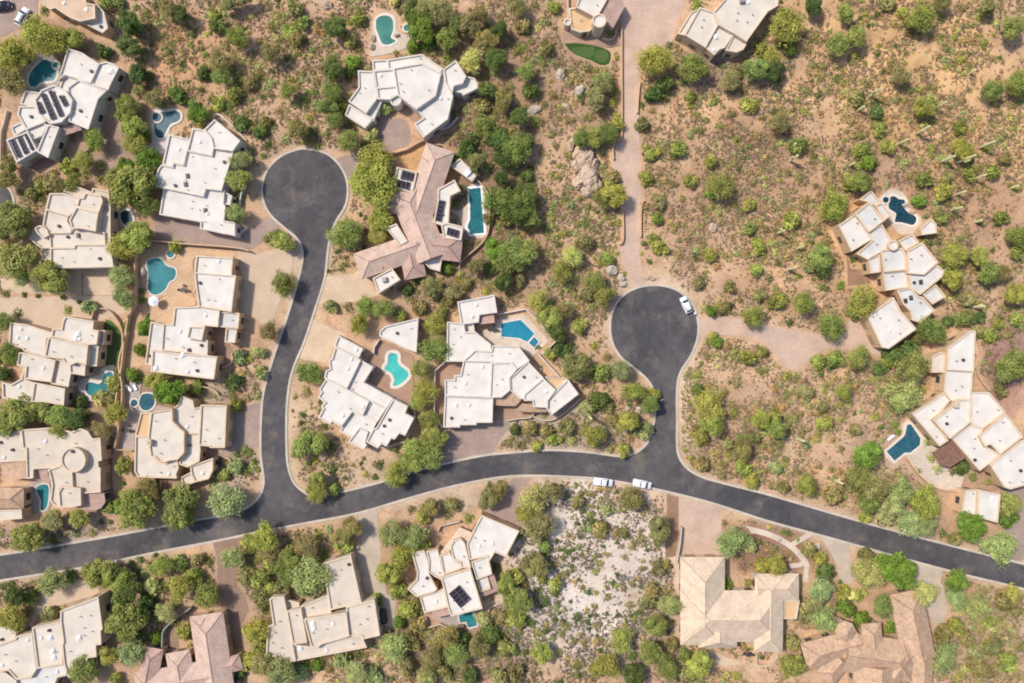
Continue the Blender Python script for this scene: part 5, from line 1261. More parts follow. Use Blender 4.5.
VEG = '''0 0|60,215,75,y 150,135,65,y 215,160,60,y 290,150,45,y 40,320,65,o 20,260,40,y 520,100,60,d 520,190,55,d 420,205,35,d 550,300,40,d 515,420,50,g 490,460,30,g 790,445,50,b 530,510,55,y 575,545,30,b 540,580,55,y 590,640,50,b 500,660,40,b 375,560,45,g 645,15,30,d 680,40,40,o 725,60,40,d 880,110,35,d 950,155,45,y 920,20,40,o 970,5,40,o 880,240,50,o 890,305,45,g 940,380,35,y 880,415,30,y 970,495,35,d 965,640,45,s 1010,340,30,o 610,390,40,o 650,415,25,g 710,380,35,d 820,295,30,d 30,660,40,o 180,40,25,d 260,610,14,y 290,560,14,y 590,300,30,d 560,360,28,o 480,15,28,g 440,15,30,g 330,640,40,y 270,665,35,y 400,665,25,g
256 0|160,35,35,o 195,95,30,g 140,135,35,y 170,160,35,o 65,215,40,o 130,365,40,g 320,115,45,d 380,165,35,o 310,280,50,d 385,258,35,b 310,370,40,g 290,430,45,g 330,420,35,y 320,480,40,g 370,560,50,g 460,540,35,s 205,565,22,y 245,585,22,y 280,540,20,o 165,520,45,o 50,580,25,d 30,625,15,b 410,75,30,y 415,200,20,o 515,430,30,s 660,115,55,b 630,185,30,b 690,180,30,b 760,155,45,g 765,230,25,b 745,50,55,o 680,40,45,o 860,245,50,p 850,100,60,o 920,160,50,o 800,100,40,d 960,240,50,d 970,120,45,d 900,60,40,o 920,510,55,g 840,600,40,d 930,360,40,d 990,400,40,o 480,640,70,y 380,480,25,g 620,40,40,d 900,430,35,o 240,330,25,o 210,410,25,d 190,300,22,o 40,490,30,o 20,530,30,d 95,450,25,o 120,560,25,s 430,580,20,o 560,210,15,y 790,460,22,g 30,300,22,o 870,560,30,d 970,560,40,d 990,640,40,d 880,650,40,o 800,640,30,d
512 0|575,240,75,y 720,270,60,y 610,340,35,d 560,380,40,d 710,390,30,g 870,325,45,o 975,280,55,g 1005,210,35,y 900,290,30,o 45,105,35,o 55,285,40,g 135,195,35,o 360,320,45,s 340,400,40,o 375,340,40,o 230,620,35,y 275,555,40,g 330,545,45,y 390,530,45,g 420,500,30,y 520,500,35,o 660,600,45,g 575,610,30,y 790,650,35,y 895,560,25,y 825,510,20,y 945,425,40,y 75,370,35,d 30,470,45,d 20,600,55,g 50,560,40,d 115,490,25,o 165,385,25,o 740,25,25,b 300,270,25,o 420,230,15,y 20,20,40,o 630,180,18,d 660,185,14,o 520,420,18,d 560,440,22,o 395,130,22,g 170,30,28,y 90,20,25,o 200,440,18,o 130,420,20,o 300,470,18,o 610,390,28,d 680,330,25,d 770,390,22,o
768 0|70,105,70,y 80,190,35,d 10,240,40,y 20,280,40,d 310,60,40,g 610,70,60,y 560,90,30,o 280,180,50,g 350,150,40,g 350,225,25,y 525,300,40,o 350,395,40,o 430,450,35,d 440,520,35,y 620,430,50,y 640,410,40,g 900,360,45,g 1000,335,50,g 970,110,55,g 840,75,25,y 870,25,40,o 765,510,35,y 770,600,50,y 475,585,40,y 370,600,40,y 400,650,40,b 145,450,25,y 40,490,50,o 120,585,45,g 180,155,25,g 185,30,40,d 695,10,40,o 475,15,35,o 770,240,25,y 300,330,25,y 20,450,25,d 690,70,22,o 500,100,20,o 740,150,20,y 650,150,20,o 170,260,18,s
0 171|60,200,80,g 40,240,70,o 60,350,80,g 195,430,75,g 30,30,50,o 525,62,92,y 588,140,44,g 580,40,60,g 545,262,64,y 490,300,60,y 480,420,50,s 495,510,45,s 570,250,40,g 940,170,45,s 950,40,45,g 290,45,40,y 220,50,40,o 700,300,30,y 570,515,18,b 360,545,35,s 270,558,22,g 70,575,25,d 250,505,14,d 315,525,12,d 95,495,14,d 20,490,20,d 150,500,12,d 10,600,50,g 575,620,30,b 500,620,25,y 340,15,25,y 180,60,35,y 130,90,30,o 400,30,25,o 590,300,14,d 565,480,14,d 90,420,40,s 960,100,25,d
256 171|110,450,52,g 110,285,40,g 60,270,30,o 90,260,30,g 480,60,90,y 440,20,70,y 500,200,50,y 490,260,40,y 370,250,60,g 320,260,40,s 290,245,20,g 415,610,42,y 440,540,40,g 510,550,42,g 580,580,32,y 970,120,60,g 955,310,45,b 1000,360,50,g 880,380,40,o 935,390,30,d 990,440,45,d 640,430,25,b 765,390,28,b 705,460,45,o 660,545,35,o 780,490,40,o 840,450,30,o 770,520,30,o 715,610,50,y 740,570,30,g 300,545,30,s 370,545,25,o 820,410,18,s 820,80,30,o 980,30,40,d 50,640,40,o 420,175,12,d 360,345,12,d 330,320,12,d 430,305,12,d 290,400,10,d 340,390,12,d 450,270,12,o 800,130,20,g 835,290,16,o 890,290,16,o 1000,200,30,o 930,190,28,o
512 171|50,110,60,d 20,170,60,d 80,190,40,g 400,90,55,y 360,110,45,g 400,30,35,o 535,30,35,y 580,195,32,b 590,130,35,o 565,280,35,y 590,310,40,y 530,290,18,d 550,362,18,d 295,215,18,b 380,350,28,g 290,285,35,o 20,340,65,g 50,330,60,g 240,340,40,p 200,400,40,y 330,440,40,g 370,500,45,y 300,490,35,o 140,235,25,d 110,520,50,y 150,580,50,g 200,560,40,o 180,640,45,d 270,620,35,y 710,40,35,y 830,60,60,g 790,90,30,b 945,140,35,y 950,235,30,g 790,335,35,y 980,305,40,y 700,275,25,o 975,395,35,y 745,450,30,o 800,560,30,b 965,580,50,y 840,545,35,o 990,500,30,o 870,460,35,o 800,670,35,y 770,545,25,s 660,340,25,o 270,110,22,o 140,80,22,o 240,60,20,g 450,410,12,y 420,330,12,y 520,330,10,y 640,50,25,o 680,110,22,o 730,340,22,d 250,440,20,s 200,450,20,o 30,440,30,o 60,20,30,d 650,220,25,o
768 171|370,45,55,g 330,50,40,y 260,145,60,y 90,200,45,y 145,130,28,o 215,345,60,g 220,400,40,d 160,345,40,o 290,460,28,b 380,520,75,y 340,560,40,y 255,620,65,g 40,520,45,y 140,525,55,y 85,605,25,d 390,380,20,g 620,40,45,y 690,90,45,y 600,120,35,b 690,190,35,g 650,290,20,d 740,335,55,y 740,435,55,y 720,380,40,g 850,345,50,y 880,410,50,g 930,410,40,o 935,190,35,g 1000,260,45,g 780,590,45,g 910,610,30,y 985,490,50,y 985,590,30,y 790,515,40,o 660,640,60,g 720,600,30,d 890,10,35,y 800,15,35,y 870,655,30,y 990,330,30,y 600,665,30,o 190,60,20,o 180,255,20,s 60,130,18,o 250,70,22,y 120,420,22,y 230,470,22,o 340,350,22,d
0 342|40,40,50,g 15,60,35,y 50,290,75,g 30,330,60,g 150,280,50,g 235,350,50,g 230,300,50,g 300,310,50,d 455,170,38,y 405,225,38,p 460,285,40,y 440,240,30,o 560,30,28,b 535,135,32,b 625,150,50,y 680,200,62,b 795,160,25,b 940,160,35,d 790,185,30,g 945,255,30,y 980,430,25,g 950,500,35,s 495,490,40,y 590,590,50,o 545,650,75,g 490,650,40,b 720,650,75,g 900,640,70,s 840,540,22,b 440,660,35,g 900,530,30,g 850,570,22,s 400,350,40,o 960,60,30,s 470,120,22,d 475,250,22,d 490,560,20,d 760,590,20,d 950,450,18,d 1000,440,18,g 20,130,30,d 320,240,28,d 350,290,25,d 1010,500,22,s 620,560,20,g
256 342|215,125,55,g 210,410,65,g 175,430,50,y 250,400,45,g 245,555,45,g 240,600,50,y 310,590,30,g 300,415,22,d 270,340,20,d 215,485,18,d 315,505,17,d 185,290,18,d 180,322,17,d 490,490,24,d 475,540,16,d 560,432,20,d 358,545,11,d 720,30,55,g 660,110,40,g 675,200,50,y 650,240,40,y 690,310,40,g 710,380,55,y 640,450,60,g 700,460,55,g 560,530,55,y 600,480,40,g 5,215,22,s 10,40,30,s 785,650,35,o 700,665,40,o 930,625,50,o 970,600,40,o 990,575,25,o 935,573,15,d 20,120,30,s 975,560,10,d 200,200,25,o 190,355,22,o 155,220,12,o 145,275,9,o 430,465,11,o 420,485,10,d 425,505,10,o 345,495,9,o 360,490,9,o 330,565,9,o 440,530,18,y 255,243,12,d 620,670,22,o
512 342|265,95,60,o 230,70,40,d 350,120,40,g 435,115,45,s 480,195,45,y 550,250,50,g 560,210,35,y 460,315,45,y 530,355,42,s 325,375,50,y 350,230,40,d 300,260,35,s 220,340,40,o 170,390,28,y 445,435,35,y 395,430,20,o 70,345,35,o 140,355,30,o 25,410,25,o 745,130,25,g 740,190,35,d 790,250,70,y 800,330,60,y 750,380,40,y 760,490,40,o 720,465,25,y 840,530,25,o 890,40,25,y 940,60,40,y 1000,40,30,y 990,310,50,y 920,430,50,o 920,500,40,y 955,550,35,y 965,380,30,o 820,5,30,b 85,630,60,p 165,600,50,o 260,640,40,o 355,630,30,o 475,630,55,o 200,30,40,d 330,15,25,y 380,260,30,o 400,310,30,o 290,330,22,o 250,390,18,o 380,60,22,o 100,20,16,d 130,295,12,g 850,200,25,o 880,250,22,o 860,400,30,o 830,450,25,o 780,60,22,o
768 342|30,340,50,g 20,300,40,y 270,70,45,g 360,60,55,g 200,80,40,y 305,200,50,y 150,200,35,o 575,100,58,g 470,85,30,y 540,215,60,p 530,260,30,b 615,197,20,b 225,325,38,y 195,390,25,y 505,332,20,b 520,360,18,b 400,455,65,b 355,540,55,g 420,580,60,o 150,570,48,y 255,610,40,o 340,580,40,o 540,590,60,s 620,640,70,y 640,400,20,b 655,465,22,y 820,540,25,b 780,500,30,d 880,560,20,g 970,90,65,g 930,190,30,o 60,490,25,y 400,645,50,g 500,650,50,s 970,650,50,g 350,350,35,o 430,300,25,y 680,510,25,s 480,250,20,o 560,30,40,d 500,50,40,d 260,390,22,o 250,510,20,o 60,580,28,o 120,140,15,g 740,520,20,d 600,515,18,s 440,110,30,d 60,230,20,o 130,290,18,o
0 512|110,95,65,g 215,35,45,o 315,25,45,y 220,120,20,d 370,85,18,y 535,25,60,g 720,15,60,g 205,280,50,s 275,260,30,d 400,250,75,y 470,270,60,y 520,310,50,d 640,220,45,y 715,205,35,g 790,190,28,o 835,197,25,d 720,300,55,y 780,260,40,y 830,340,60,y 610,290,35,s 500,430,75,g 560,400,45,d 660,400,45,s 625,505,30,b 530,560,60,s 330,630,65,g 440,570,45,y 930,185,50,s 1000,130,40,y 1000,480,40,y 1000,590,40,y 40,420,60,y 60,330,50,d 125,340,35,g 195,410,40,o 740,480,35,y 470,660,30,g 990,250,40,o 560,190,18,d 620,172,14,d 525,205,16,d 12,300,20,d 960,640,30,d 45,290,22,d 760,540,18,g 655,180,14,s 580,250,20,s 405,40,14,d 440,40,12,d 590,350,40,d 480,345,35,d 700,440,25,g 560,500,30,d
256 512|30,110,60,y 60,160,50,o 200,135,50,o 350,90,50,o 385,60,45,o 350,130,40,y 140,190,50,g 210,260,75,s 120,260,50,g 200,310,45,s 275,180,22,b 540,90,60,s 630,100,55,s 590,180,55,y 530,250,60,y 570,310,40,g 660,140,40,y 550,540,55,s 575,440,30,b 610,390,40,y 680,10,40,y 850,25,22,b 770,5,25,o 1000,285,45,y 960,220,25,d 910,430,35,s 760,500,50,o 800,570,60,g 700,580,50,o 890,540,45,o 940,490,40,d 1000,540,35,g 340,590,40,s 245,610,30,b 100,640,60,s 30,600,50,o 10,470,50,y 480,350,30,b 30,350,40,o 400,640,45,s 470,650,40,s 680,660,45,s 620,520,40,o 600,610,40,o 860,650,40,d 165,95,14,d 290,75,25,s 650,450,35,o 1005,350,30,o 970,650,35,o 750,640,40,o 70,210,40,g 100,310,35,o 20,260,40,y 180,640,35,s 20,540,35,g 60,300,30,y 410,575,25,d 640,350,25,o 820,500,30,d 240,75,12,d 200,605,20,d 990,420,30,o
512 512|110,55,60,o 60,10,45,y 90,210,55,o 130,130,40,g 170,290,45,y 120,260,35,g 30,350,55,g 10,260,40,y 15,430,40,y 590,70,60,o 585,220,45,o 520,225,25,o 560,310,45,o 635,370,50,s 575,450,55,g 540,360,50,o 440,510,45,y 550,560,50,g 380,620,55,y 345,620,40,y 480,650,50,d 620,620,50,g 750,610,60,y 350,70,50,o 445,80,35,o 350,205,28,o 445,300,22,o 120,570,45,y 20,640,40,o 490,120,30,o 225,90,22,o 290,40,15,d 320,30,15,d 540,150,13,d 885,120,60,s 950,130,30,s 860,285,28,b 945,285,25,g 1005,215,35,y 335,320,18,y 900,655,25,y 135,365,18,d 100,310,20,d 235,360,13,d 190,405,12,d 405,275,12,d 480,285,18,o 380,405,16,d 130,370,14,d 60,430,25,d 265,270,14,d 210,440,14,d 275,170,22,o 450,180,20,o 380,170,20,o 240,230,18,o 280,300,22,o 300,390,18,y 330,380,20,o 270,100,14,d 300,150,16,o 200,490,20,o 250,520,18,o 160,220,18,y 420,120,14,d 470,370,28,o 510,400,30,d 250,600,25,o 850,45,14,o 700,640,40,o 640,530,30,o 690,570,30,g
768 512|35,210,45,y 160,150,35,o 210,185,30,y 225,235,40,d 395,180,40,o 400,245,60,p 520,230,75,b 755,275,55,b 625,330,55,p 570,40,60,s 470,10,40,s 630,50,50,s 815,60,60,b 700,85,25,d 930,145,70,s 965,30,40,b 755,340,50,s 830,380,55,s 700,490,40,o 750,460,40,y 710,580,60,s 215,310,50,s 190,360,45,s 225,430,50,s 310,385,40,b 370,430,40,b 460,375,45,g 505,455,38,b 470,470,25,y 100,610,50,g 100,520,35,o 365,330,30,y 60,80,15,g 120,110,12,s 970,330,40,y 940,360,40,o 900,540,40,o 960,600,40,y 840,620,40,o 390,20,30,y 750,110,30,o 140,400,40,o 300,320,30,y 790,500,30,o 820,560,25,s 900,440,25,o 1000,400,30,o 880,640,30,o 930,450,22,y 1010,540,22,o 990,650,25,o 850,470,25,o 930,520,18,y 290,280,12,d'''
P = []
for line in VEG.split('\n'):
    h, rest = line.split('|'); x0, y0 = map(float, h.split())
    for t in rest.split():
        u, v, r, k = t.split(','); P.append([x0+float(u)/4, y0+float(v)/4, float(r)/4, k])
# ---------------- landmarks for descriptions
LM = [((75, 10), 'the corner house'), ((65, 100), 'the octagon house'), ((197, 180), 'the stepped house'), ((70, 228), 'the turret house'), ((215, 320), 'the peach house'), ((50, 362), 'the left-edge house'),
 ((52, 470), 'the round-tower house'), ((178, 440), 'the angular house'), ((412, 95), 'the bluish house'), ((420, 220), 'the pink-tiled house'), ((355, 395), 'the saw-tooth house'), ((505, 375), 'the biggest house'), ((890, 270), 'the grey-roofed house'),
 ((970, 405), 'the right-edge house'), ((979, 504), 'the casita'), ((455, 572), 'the curvy house'), ((322, 610), 'the long-wing house'), ((50, 645), 'the bottom-corner house'), ((190, 655), 'the bottom-edge house'), ((740, 605), 'the hip-roofed house'), ((870, 645), 'the mottled house'), ((595, 12), 'the cylinder house'), ((730, 25), 'the top-right house'),
 ((306, 192), 'the left cul-de-sac'), ((654, 330), 'the right cul-de-sac'), ((270, 510), 'the left junction'), ((665, 470), 'the right junction'), ((631, 100), 'the straight driveway'), ((622, 482), 'the two pickups'), ((600, 565), 'the pale lot'), ((585, 165), 'the largest boulder'),
 ((475, 212), 'the lap pool'), ((386, 30), 'the bean pool'), ((160, 275), 'the three-lobed pool'), ((165, 122), 'the boomerang pool'), ((904, 443), 'the arrow-shaped pool'), ((780, 345), 'the sandy driveway'), ((385, 560), 'the grey driveway'), ((232, 590), 'the brown driveway'),
 ((880, 60), 'the upper-right slope'), ((960, 150), 'the cactus slope'), ((760, 420), 'the desert lot'), ((990, 640), 'the bottom-right corner'), ((190, 60), 'the top-left slope'), ((760, 200), 'the middle slope'), ((520, 150), 'the bushy gully'), ((850, 400), 'the thicket')]
DIRS = ['right of', 'below right of', 'below', 'below left of', 'left of', 'above left of', 'above', 'above right of']
def dirword(p, q):
    a = math.atan2(p[1]-q[1], p[0]-q[0]); return DIRS[int(round(a/(math.pi/4))) % 8]
ORD = ['nearest', 'second nearest', 'third nearest', 'fourth nearest', 'fifth nearest', 'sixth nearest', 'seventh nearest', 'eighth nearest', 'ninth nearest', 'tenth nearest']
def describe(items, kind):
    """items: (px, py, size word, colour word) -> labels that single each out"""
    lab = []
    for it in items:
        d = sorted((math.dist(it[:2], q), nm, q) for q, nm in LM)
        lab.append([it, d])
    out = [None]*len(items); groups = {}
    for i, (it, d) in enumerate(lab):
        groups.setdefault('%s %s %s %s %s' % (it[2], it[3], kind, dirword(it[:2], d[0][2]), d[0][1]), []).append(i)
    for base, ids in groups.items():
        if len(ids) == 1: out[ids[0]] = base; continue
        g2 = {}
        for i in ids:
            it, d = lab[i]; w = dirword(it[:2], d[1][2])
            g2.setdefault(base+', towards '+d[1][1], []).append(i)
        for b2, js in g2.items():
            if len(js) == 1: out[js[0]] = b2; continue
            js.sort(key=lambda i: lab[i][1][0][0])
            for n, i in enumerate(js):
                o = ORD[n] if n < len(ORD) else 'far'
                if n == len(js)-1: o = 'farthest' if n > 0 else o
                out[i] = base+', '+o+' towards '+lab[i][1][1][1]
    return out
for p in P:
    if (p[0] > 640 and 90 < p[1] < 470 and p[0] < 1000 and not (860 < p[0] and p[1] > 330)): p[2] *= 0.86
    if ((p[0]-598)/62)**2+((p[1]-560)/70)**2 < 1: p[2] *= 0.72
    if math.dist(p[:2], (586, 166)) < 21: p[2] *= 0.7
trees = [p for p in P if p[2] >= 7.4]; small = [p for p in P if p[2] < 7.4]
trees.sort(key=lambda p: -p[2])
small += trees[300:]; trees = trees[:300]
def sizew(r, a, b): return 'large' if r >= b else ('medium' if r >= a else 'small')
rv = random.Random(5)
VEGMASK = np.zeros(SH, bool)
tl = describe([(p[0], p[1], sizew(p[2], 10, 13.5), WORD[p[3]]) for p in trees], 'tree')
def leafcolor(k, rnd, amp=0.16):
    c = A(*LEAFC[k], 1.30); f = 1+rnd.uniform(-amp, amp)
    return (c[0]*f*(1+rnd.uniform(-.08, .12)), c[1]*f, c[2]*f*(1+rnd.uniform(-.16, .02)), 1)
for i, p in enumerate(trees):
    r = p[2]*M*1.06
    zc = 0.62*r+1.5
    x, y = gx(p[0], p[1], zc*1.05); g = gz(x/M+512, 341.5-y/M)
    root = empty('tree', (x, y, g), tl[i], 'tree', 'trees of the neighbourhood')
    st = 'wispy' if p[3] in 'sp' or (p[3] in 'yog' and rv.random() < .55) else ('big' if p[2] > 10.5 else 'mid')
    me = TR[st][rv.randrange(5)]
    c = bpy.data.objects.new('crown', me); COL.objects.link(c); c.parent = root; c.location = (0, 0, zc)
    c.scale = (r*rv.uniform(.8, 1.12), r*rv.uniform(.8, 1.12), r*rv.uniform(.7, .9)); c.rotation_euler = (0, 0, rv.uniform(0, 6.28)); c.color = leafcolor(p[3], rv)
    t = bpy.data.objects.new('trunk', TRUNK[rv.randrange(4)]); COL.objects.link(t); t.parent = root; t.location = (0, 0, zc)
    t.scale = (r*.9, r*.9, (zc+0.25)/1.3); t.rotation_euler = (0, 0, rv.uniform(0, 6.28))
    fill(VEGMASK, circ(p[0], p[1], p[2]*0.95, 12))
for p in small: fill(VEGMASK, circ(p[0], p[1], p[2]*0.9, 8))
# ---------------- scattered desert shrubs where the photo has them (density zones)
dens = np.zeros(SH)
def dz(cx, cy, rx, ry, v, soft=0.5):
    d = np.sqrt(((GX-cx)/rx)**2+((GY-cy)/ry)**2); dens[:] = np.maximum(dens, v*np.clip((1-d)/soft, 0, 1))
for z in [(860, 120, 260, 260, .62), (760, 420, 110, 100, 1.0), (870, 440, 90, 90, .9), (540, 170, 110, 220, 1.1), (330, 60, 160, 90, 1.1), (230, 60, 110, 110, 1.2), (600, 560, 95, 110, .6), (530, 640, 90, 70, 1.1), (985, 630, 80, 80, 1.0), (560, 420, 90, 45, .8), (100, 600, 120, 70, .6), (290, 580, 90, 60, .8), (430, 640, 150, 60, 1.0), (1000, 300, 70, 90, .9), (480, 280, 90, 40, .9), (720, 640, 110, 60, .7), (320, 460, 40, 60, .35), (240, 420, 40, 80, .5), (820, 600, 40, 60, .7), (340, 230, 30, 60, .4), (770, 545, 50, 35, .8), (60, 540, 90, 20, .5), (30, 180, 60, 40, .5), (280, 105, 60, 60, 1.0)]: dz(*z)
dens *= (~built)*np.where(box_blur(built.astype(float), 3, 1) > 0.02, 0, 1)
patch = np.clip((vnoise(SH, 34, 21)*0.55+vnoise(SH, 13, 22)*0.45-0.30)*3.0, 0.05, 1.3)
cand = []
r2 = np.random.default_rng(77)
def scatter(n, rmin, rmax, sep, power=1.0):
    out = []; cell = {}
    while n > 0:
        n -= 1
        x = r2.uniform(-130, 1154); y = r2.uniform(-130, 813); i, j = int(y+MG), int(x+MG)
        if r2.random() > dens[i, j]*patch[i, j]*power: continue
        if VEGMASK[i, j] and r2.random() > 0.12: continue
        r = rmin+(rmax-rmin)*r2.random()**2.2; s = sep*(r+2)
        ci = (int(x//12), int(y//12)); bad = False
        for a in (-1, 0, 1):
            for b in (-1, 0, 1):
                for q in cell.get((ci[0]+a, ci[1]+b), ()):
                    if (q[0]-x)**2+(q[1]-y)**2 < (sep*(r+q[2]))**2: bad = True
        if bad: continue
        q = [x, y, r, None]; cell.setdefault(ci, []).append(q); out.append(q)
    return out
edge0 = np.maximum(np.maximum(-GX, GX-1024), np.maximum(-GY, GY-683))
dens = np.where((edge0 > 0) & ~built, np.maximum(dens, 0.45), dens)
med = scatter(36000, 2.4, 6.4, 0.62)
for q in med:
    lo = q[1] > 490 and q[0] < 690 and q[0] > 500
    q[3] = rv.choices('goysdpw' if not lo else 'oosddyw', (1, 6, 3, 3, 1, 2, 7) if q[0] > 640 else (2, 6, 4, 4, 2, 2, 3))[0]
small += med
inframe = [p for p in small if 0 <= p[0] <= 1024 and 0 <= p[1] <= 683]; outside = [p for p in small if not (0 <= p[0] <= 1024 and 0 <= p[1] <= 683)]
inframe.sort(key=lambda p: -p[2])
indiv, rest = inframe[:300], inframe[300:]+outside
sl = describe([(p[0], p[1], sizew(p[2], 5.0, 6.3), WORD[p[3]]) for p in indiv], 'shrub')
for i, p in enumerate(indiv):
    r = p[2]*M*1.1; zc = 0.5*r
    x, y = gx(p[0], p[1], zc); g = gz(x/M+512, 341.5-y/M)
    o = bpy.data.objects.new('shrub', TR['shrub'][rv.randrange(6)]); COL.objects.link(o); o.location = (x, y, g+zc)
    o.scale = (r, r*rv.uniform(.85, 1.15), r*rv.uniform(.7, 1.0)); o.rotation_euler = (0, 0, rv.uniform(0, 6.28)); o.color = leafcolor(p[3], rv, .2)
    tag(o, sl[i], 'shrub', 'shrubs of the neighbourhood')
# the remaining shrubs: one object that nobody could count
def cloud(name, pts, per, leaf, label, seed, zf=0.55, cols=None, loose=.9):
    r = np.random.default_rng(seed); VV = []; CL = []
    for p in pts:
        rad = p[2]*M; n = max(8, int(per*(0.5+p[2]/6)))
        x, y = gx(p[0], p[1], 0.3); g = gz(x/M+512, 341.5-y/M)
        d = r.normal(size=(n, 3)); d[:, 2] = np.abs(d[:, 2]); d /= np.linalg.norm(d, axis=1, keepdims=True)
        q = d*(rad*(0.35+0.65*r.random(n)**loose))[:, None]*np.array([1, 1, zf*1.4])
        wob_ = 1+0.25*np.sin(np.arctan2(d[:, 1], d[:, 0])*r.integers(2, 5)+r.uniform(0, 6)); q[:, :2] *= wob_[:, None]
        q += np.array([x, y, g+0.05]); nn = d+np.array([0, 0, .6])+r.normal(size=d.shape)*.5; nn /= np.linalg.norm(nn, axis=1, keepdims=True)
        VV.append(leaf_quads(q, nn, np.full(n, leaf)*r.uniform(.6, 1.3, n)*(0.6+rad*0.35), r))
        c = np.array(p[4] if len(p) > 4 else leafcolor(p[3], rv, .2)[:3])[None]*r.uniform(.7, 1.3, (n, 1)); CL.append(np.repeat(c, 4, 0))
    V = np.concatenate(VV); me = bpy.data.meshes.new(name)
    fast_mesh(me, V, np.arange(len(V)).reshape(-1, 4), MT['leaf'], np.concatenate(CL))
    o = bpy.data.objects.new(name, me); COL.objects.link(o); o.color = (1, 1, 1, 1); return tag(o, label, 'desert scrub', kind='stuff')
cloud('desert_shrubs', rest, 80, 0.17, 'many small olive and grey-green shrubs scattered over the open desert ground', 31)
dens = np.where(dens > 0, np.clip(dens*2.2, 0, 1.3), 0)
lot = ((GX-592)/86)**2+((GY-564)/86)**2 < 1
dens = np.where(lot, dens*0.42, np.where(GX > 640, dens*0.8, dens))
edge = np.maximum(np.maximum(-GX, GX-1024), np.maximum(-GY, GY-683))
dens = np.where((edge > 0) & ~built, np.maximum(dens, 0.5), dens)
tuft = scatter(300000, 0.8, 2.9, 0.27, 2.2)
DRYC = [(170, 148, 128), (154, 132, 116), (180, 160, 118), (190, 174, 126), (150, 142, 98), (142, 136, 98), (130, 116, 102), (172, 166, 120)]
for q in tuft:
    lo = q[1] > 490 and 500 < q[0] < 690
    c = rv.choice(DRYC) if not lo else rv.choice([(134, 122, 116), (118, 110, 106), (146, 134, 110), (142, 138, 102)])
    q.append(tuple(v*rv.uniform(.7, 1.05) for v in A(*c, 1.3)[:3]))
cloud('dry_scrub', tuft, 20, 0.16, 'tiny dry grey and straw-coloured tufts dotted over the bare soil', 32)
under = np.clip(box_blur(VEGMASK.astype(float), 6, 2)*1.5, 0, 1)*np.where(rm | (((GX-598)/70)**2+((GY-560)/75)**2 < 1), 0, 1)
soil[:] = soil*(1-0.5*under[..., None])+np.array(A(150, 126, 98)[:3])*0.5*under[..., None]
fx = np.concatenate([[-4000, -2000, -1000, -500, -300], np.arange(-160, 160.01, 0.6), [300, 500, 1000, 2000, 4000]])
fy = np.concatenate([[-4000, -2000, -1000, -500, -300], np.arange(-118, 118.01, 0.6), [300, 500, 1000, 2000, 4000]])
XX, YY = np.meshgrid(fx, fy)
pj = np.clip((XX/M+512+MG).astype(int), 0, RW-1); pi_ = np.clip((341.5-YY/M+MG).astype(int), 0, RH-1)
far = (np.abs(XX) > 165) | (np.abs(YY) > 120)
ZZ = np.where(far, 0.0, relief[pi_, pj])+Z0
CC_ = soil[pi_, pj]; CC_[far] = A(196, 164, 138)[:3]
ny, nx = XX.shape
me = bpy.data.meshes.new('ground')
V = np.stack([XX, YY, ZZ], -1).reshape(-1, 3)
idx = np.arange(nx*ny).reshape(ny, nx)
Q = np.stack([idx[:-1, :-1], idx[:-1, 1:], idx[1:, 1:], idx[1:, :-1]], -1).reshape(-1, 4)
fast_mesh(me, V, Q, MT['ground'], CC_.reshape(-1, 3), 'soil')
for f in me.polygons: f.use_smooth = True
go = bpy.data.objects.new('ground', me); COL.objects.link(go); tag(go, kind='structure')
print('trees', len(trees), 'indiv shrubs', len(indiv), 'rest', len(rest), 'tufts', len(tuft))
# ------------------------------------------------------------ boulders and saguaros
def boulder(px, rx, ry, ang, h, label, seed, mat='rock', group='boulders in the desert'):
    bm = bmesh.new(); bmesh.ops.create_icosphere(bm, subdivisions=4, radius=1); r = np.random.default_rng(seed); from mathutils import noise as mno
    pl = [(Vector(r.normal(size=3)).normalized(), r.uniform(.62, .9)) for _ in range(11)]
    for v in bm.verts:
        for n, d in pl:
            k = v.co.dot(n)
            if k > d: v.co -= n*(k-d)*0.9
        v.co *= 1+0.16*mno.noise(v.co*2.3+Vector((seed, 0, 0)))-0.30*max(0, 0.16-abs(mno.noise(v.co*1.7+Vector((0, seed, 0)))))*3+0.05*mno.noise(v.co*7)
        v.co = Vector((v.co.x*rx*M, v.co.y*ry*M, v.co.z*h))
    me = bpy.data.meshes.new('boulder'); bm.to_mesh(me); bm.free(); me.materials.append(MT[mat])
    o = bpy.data.objects.new('boulder', me); COL.objects.link(o); x, y = gx(*px, h*.4); o.location = (x, y, gz(x/M+512, 341.5-y/M)+h*.18); o.rotation_euler = (0, 0, -ang)
    tag(o, label, 'boulder', group)
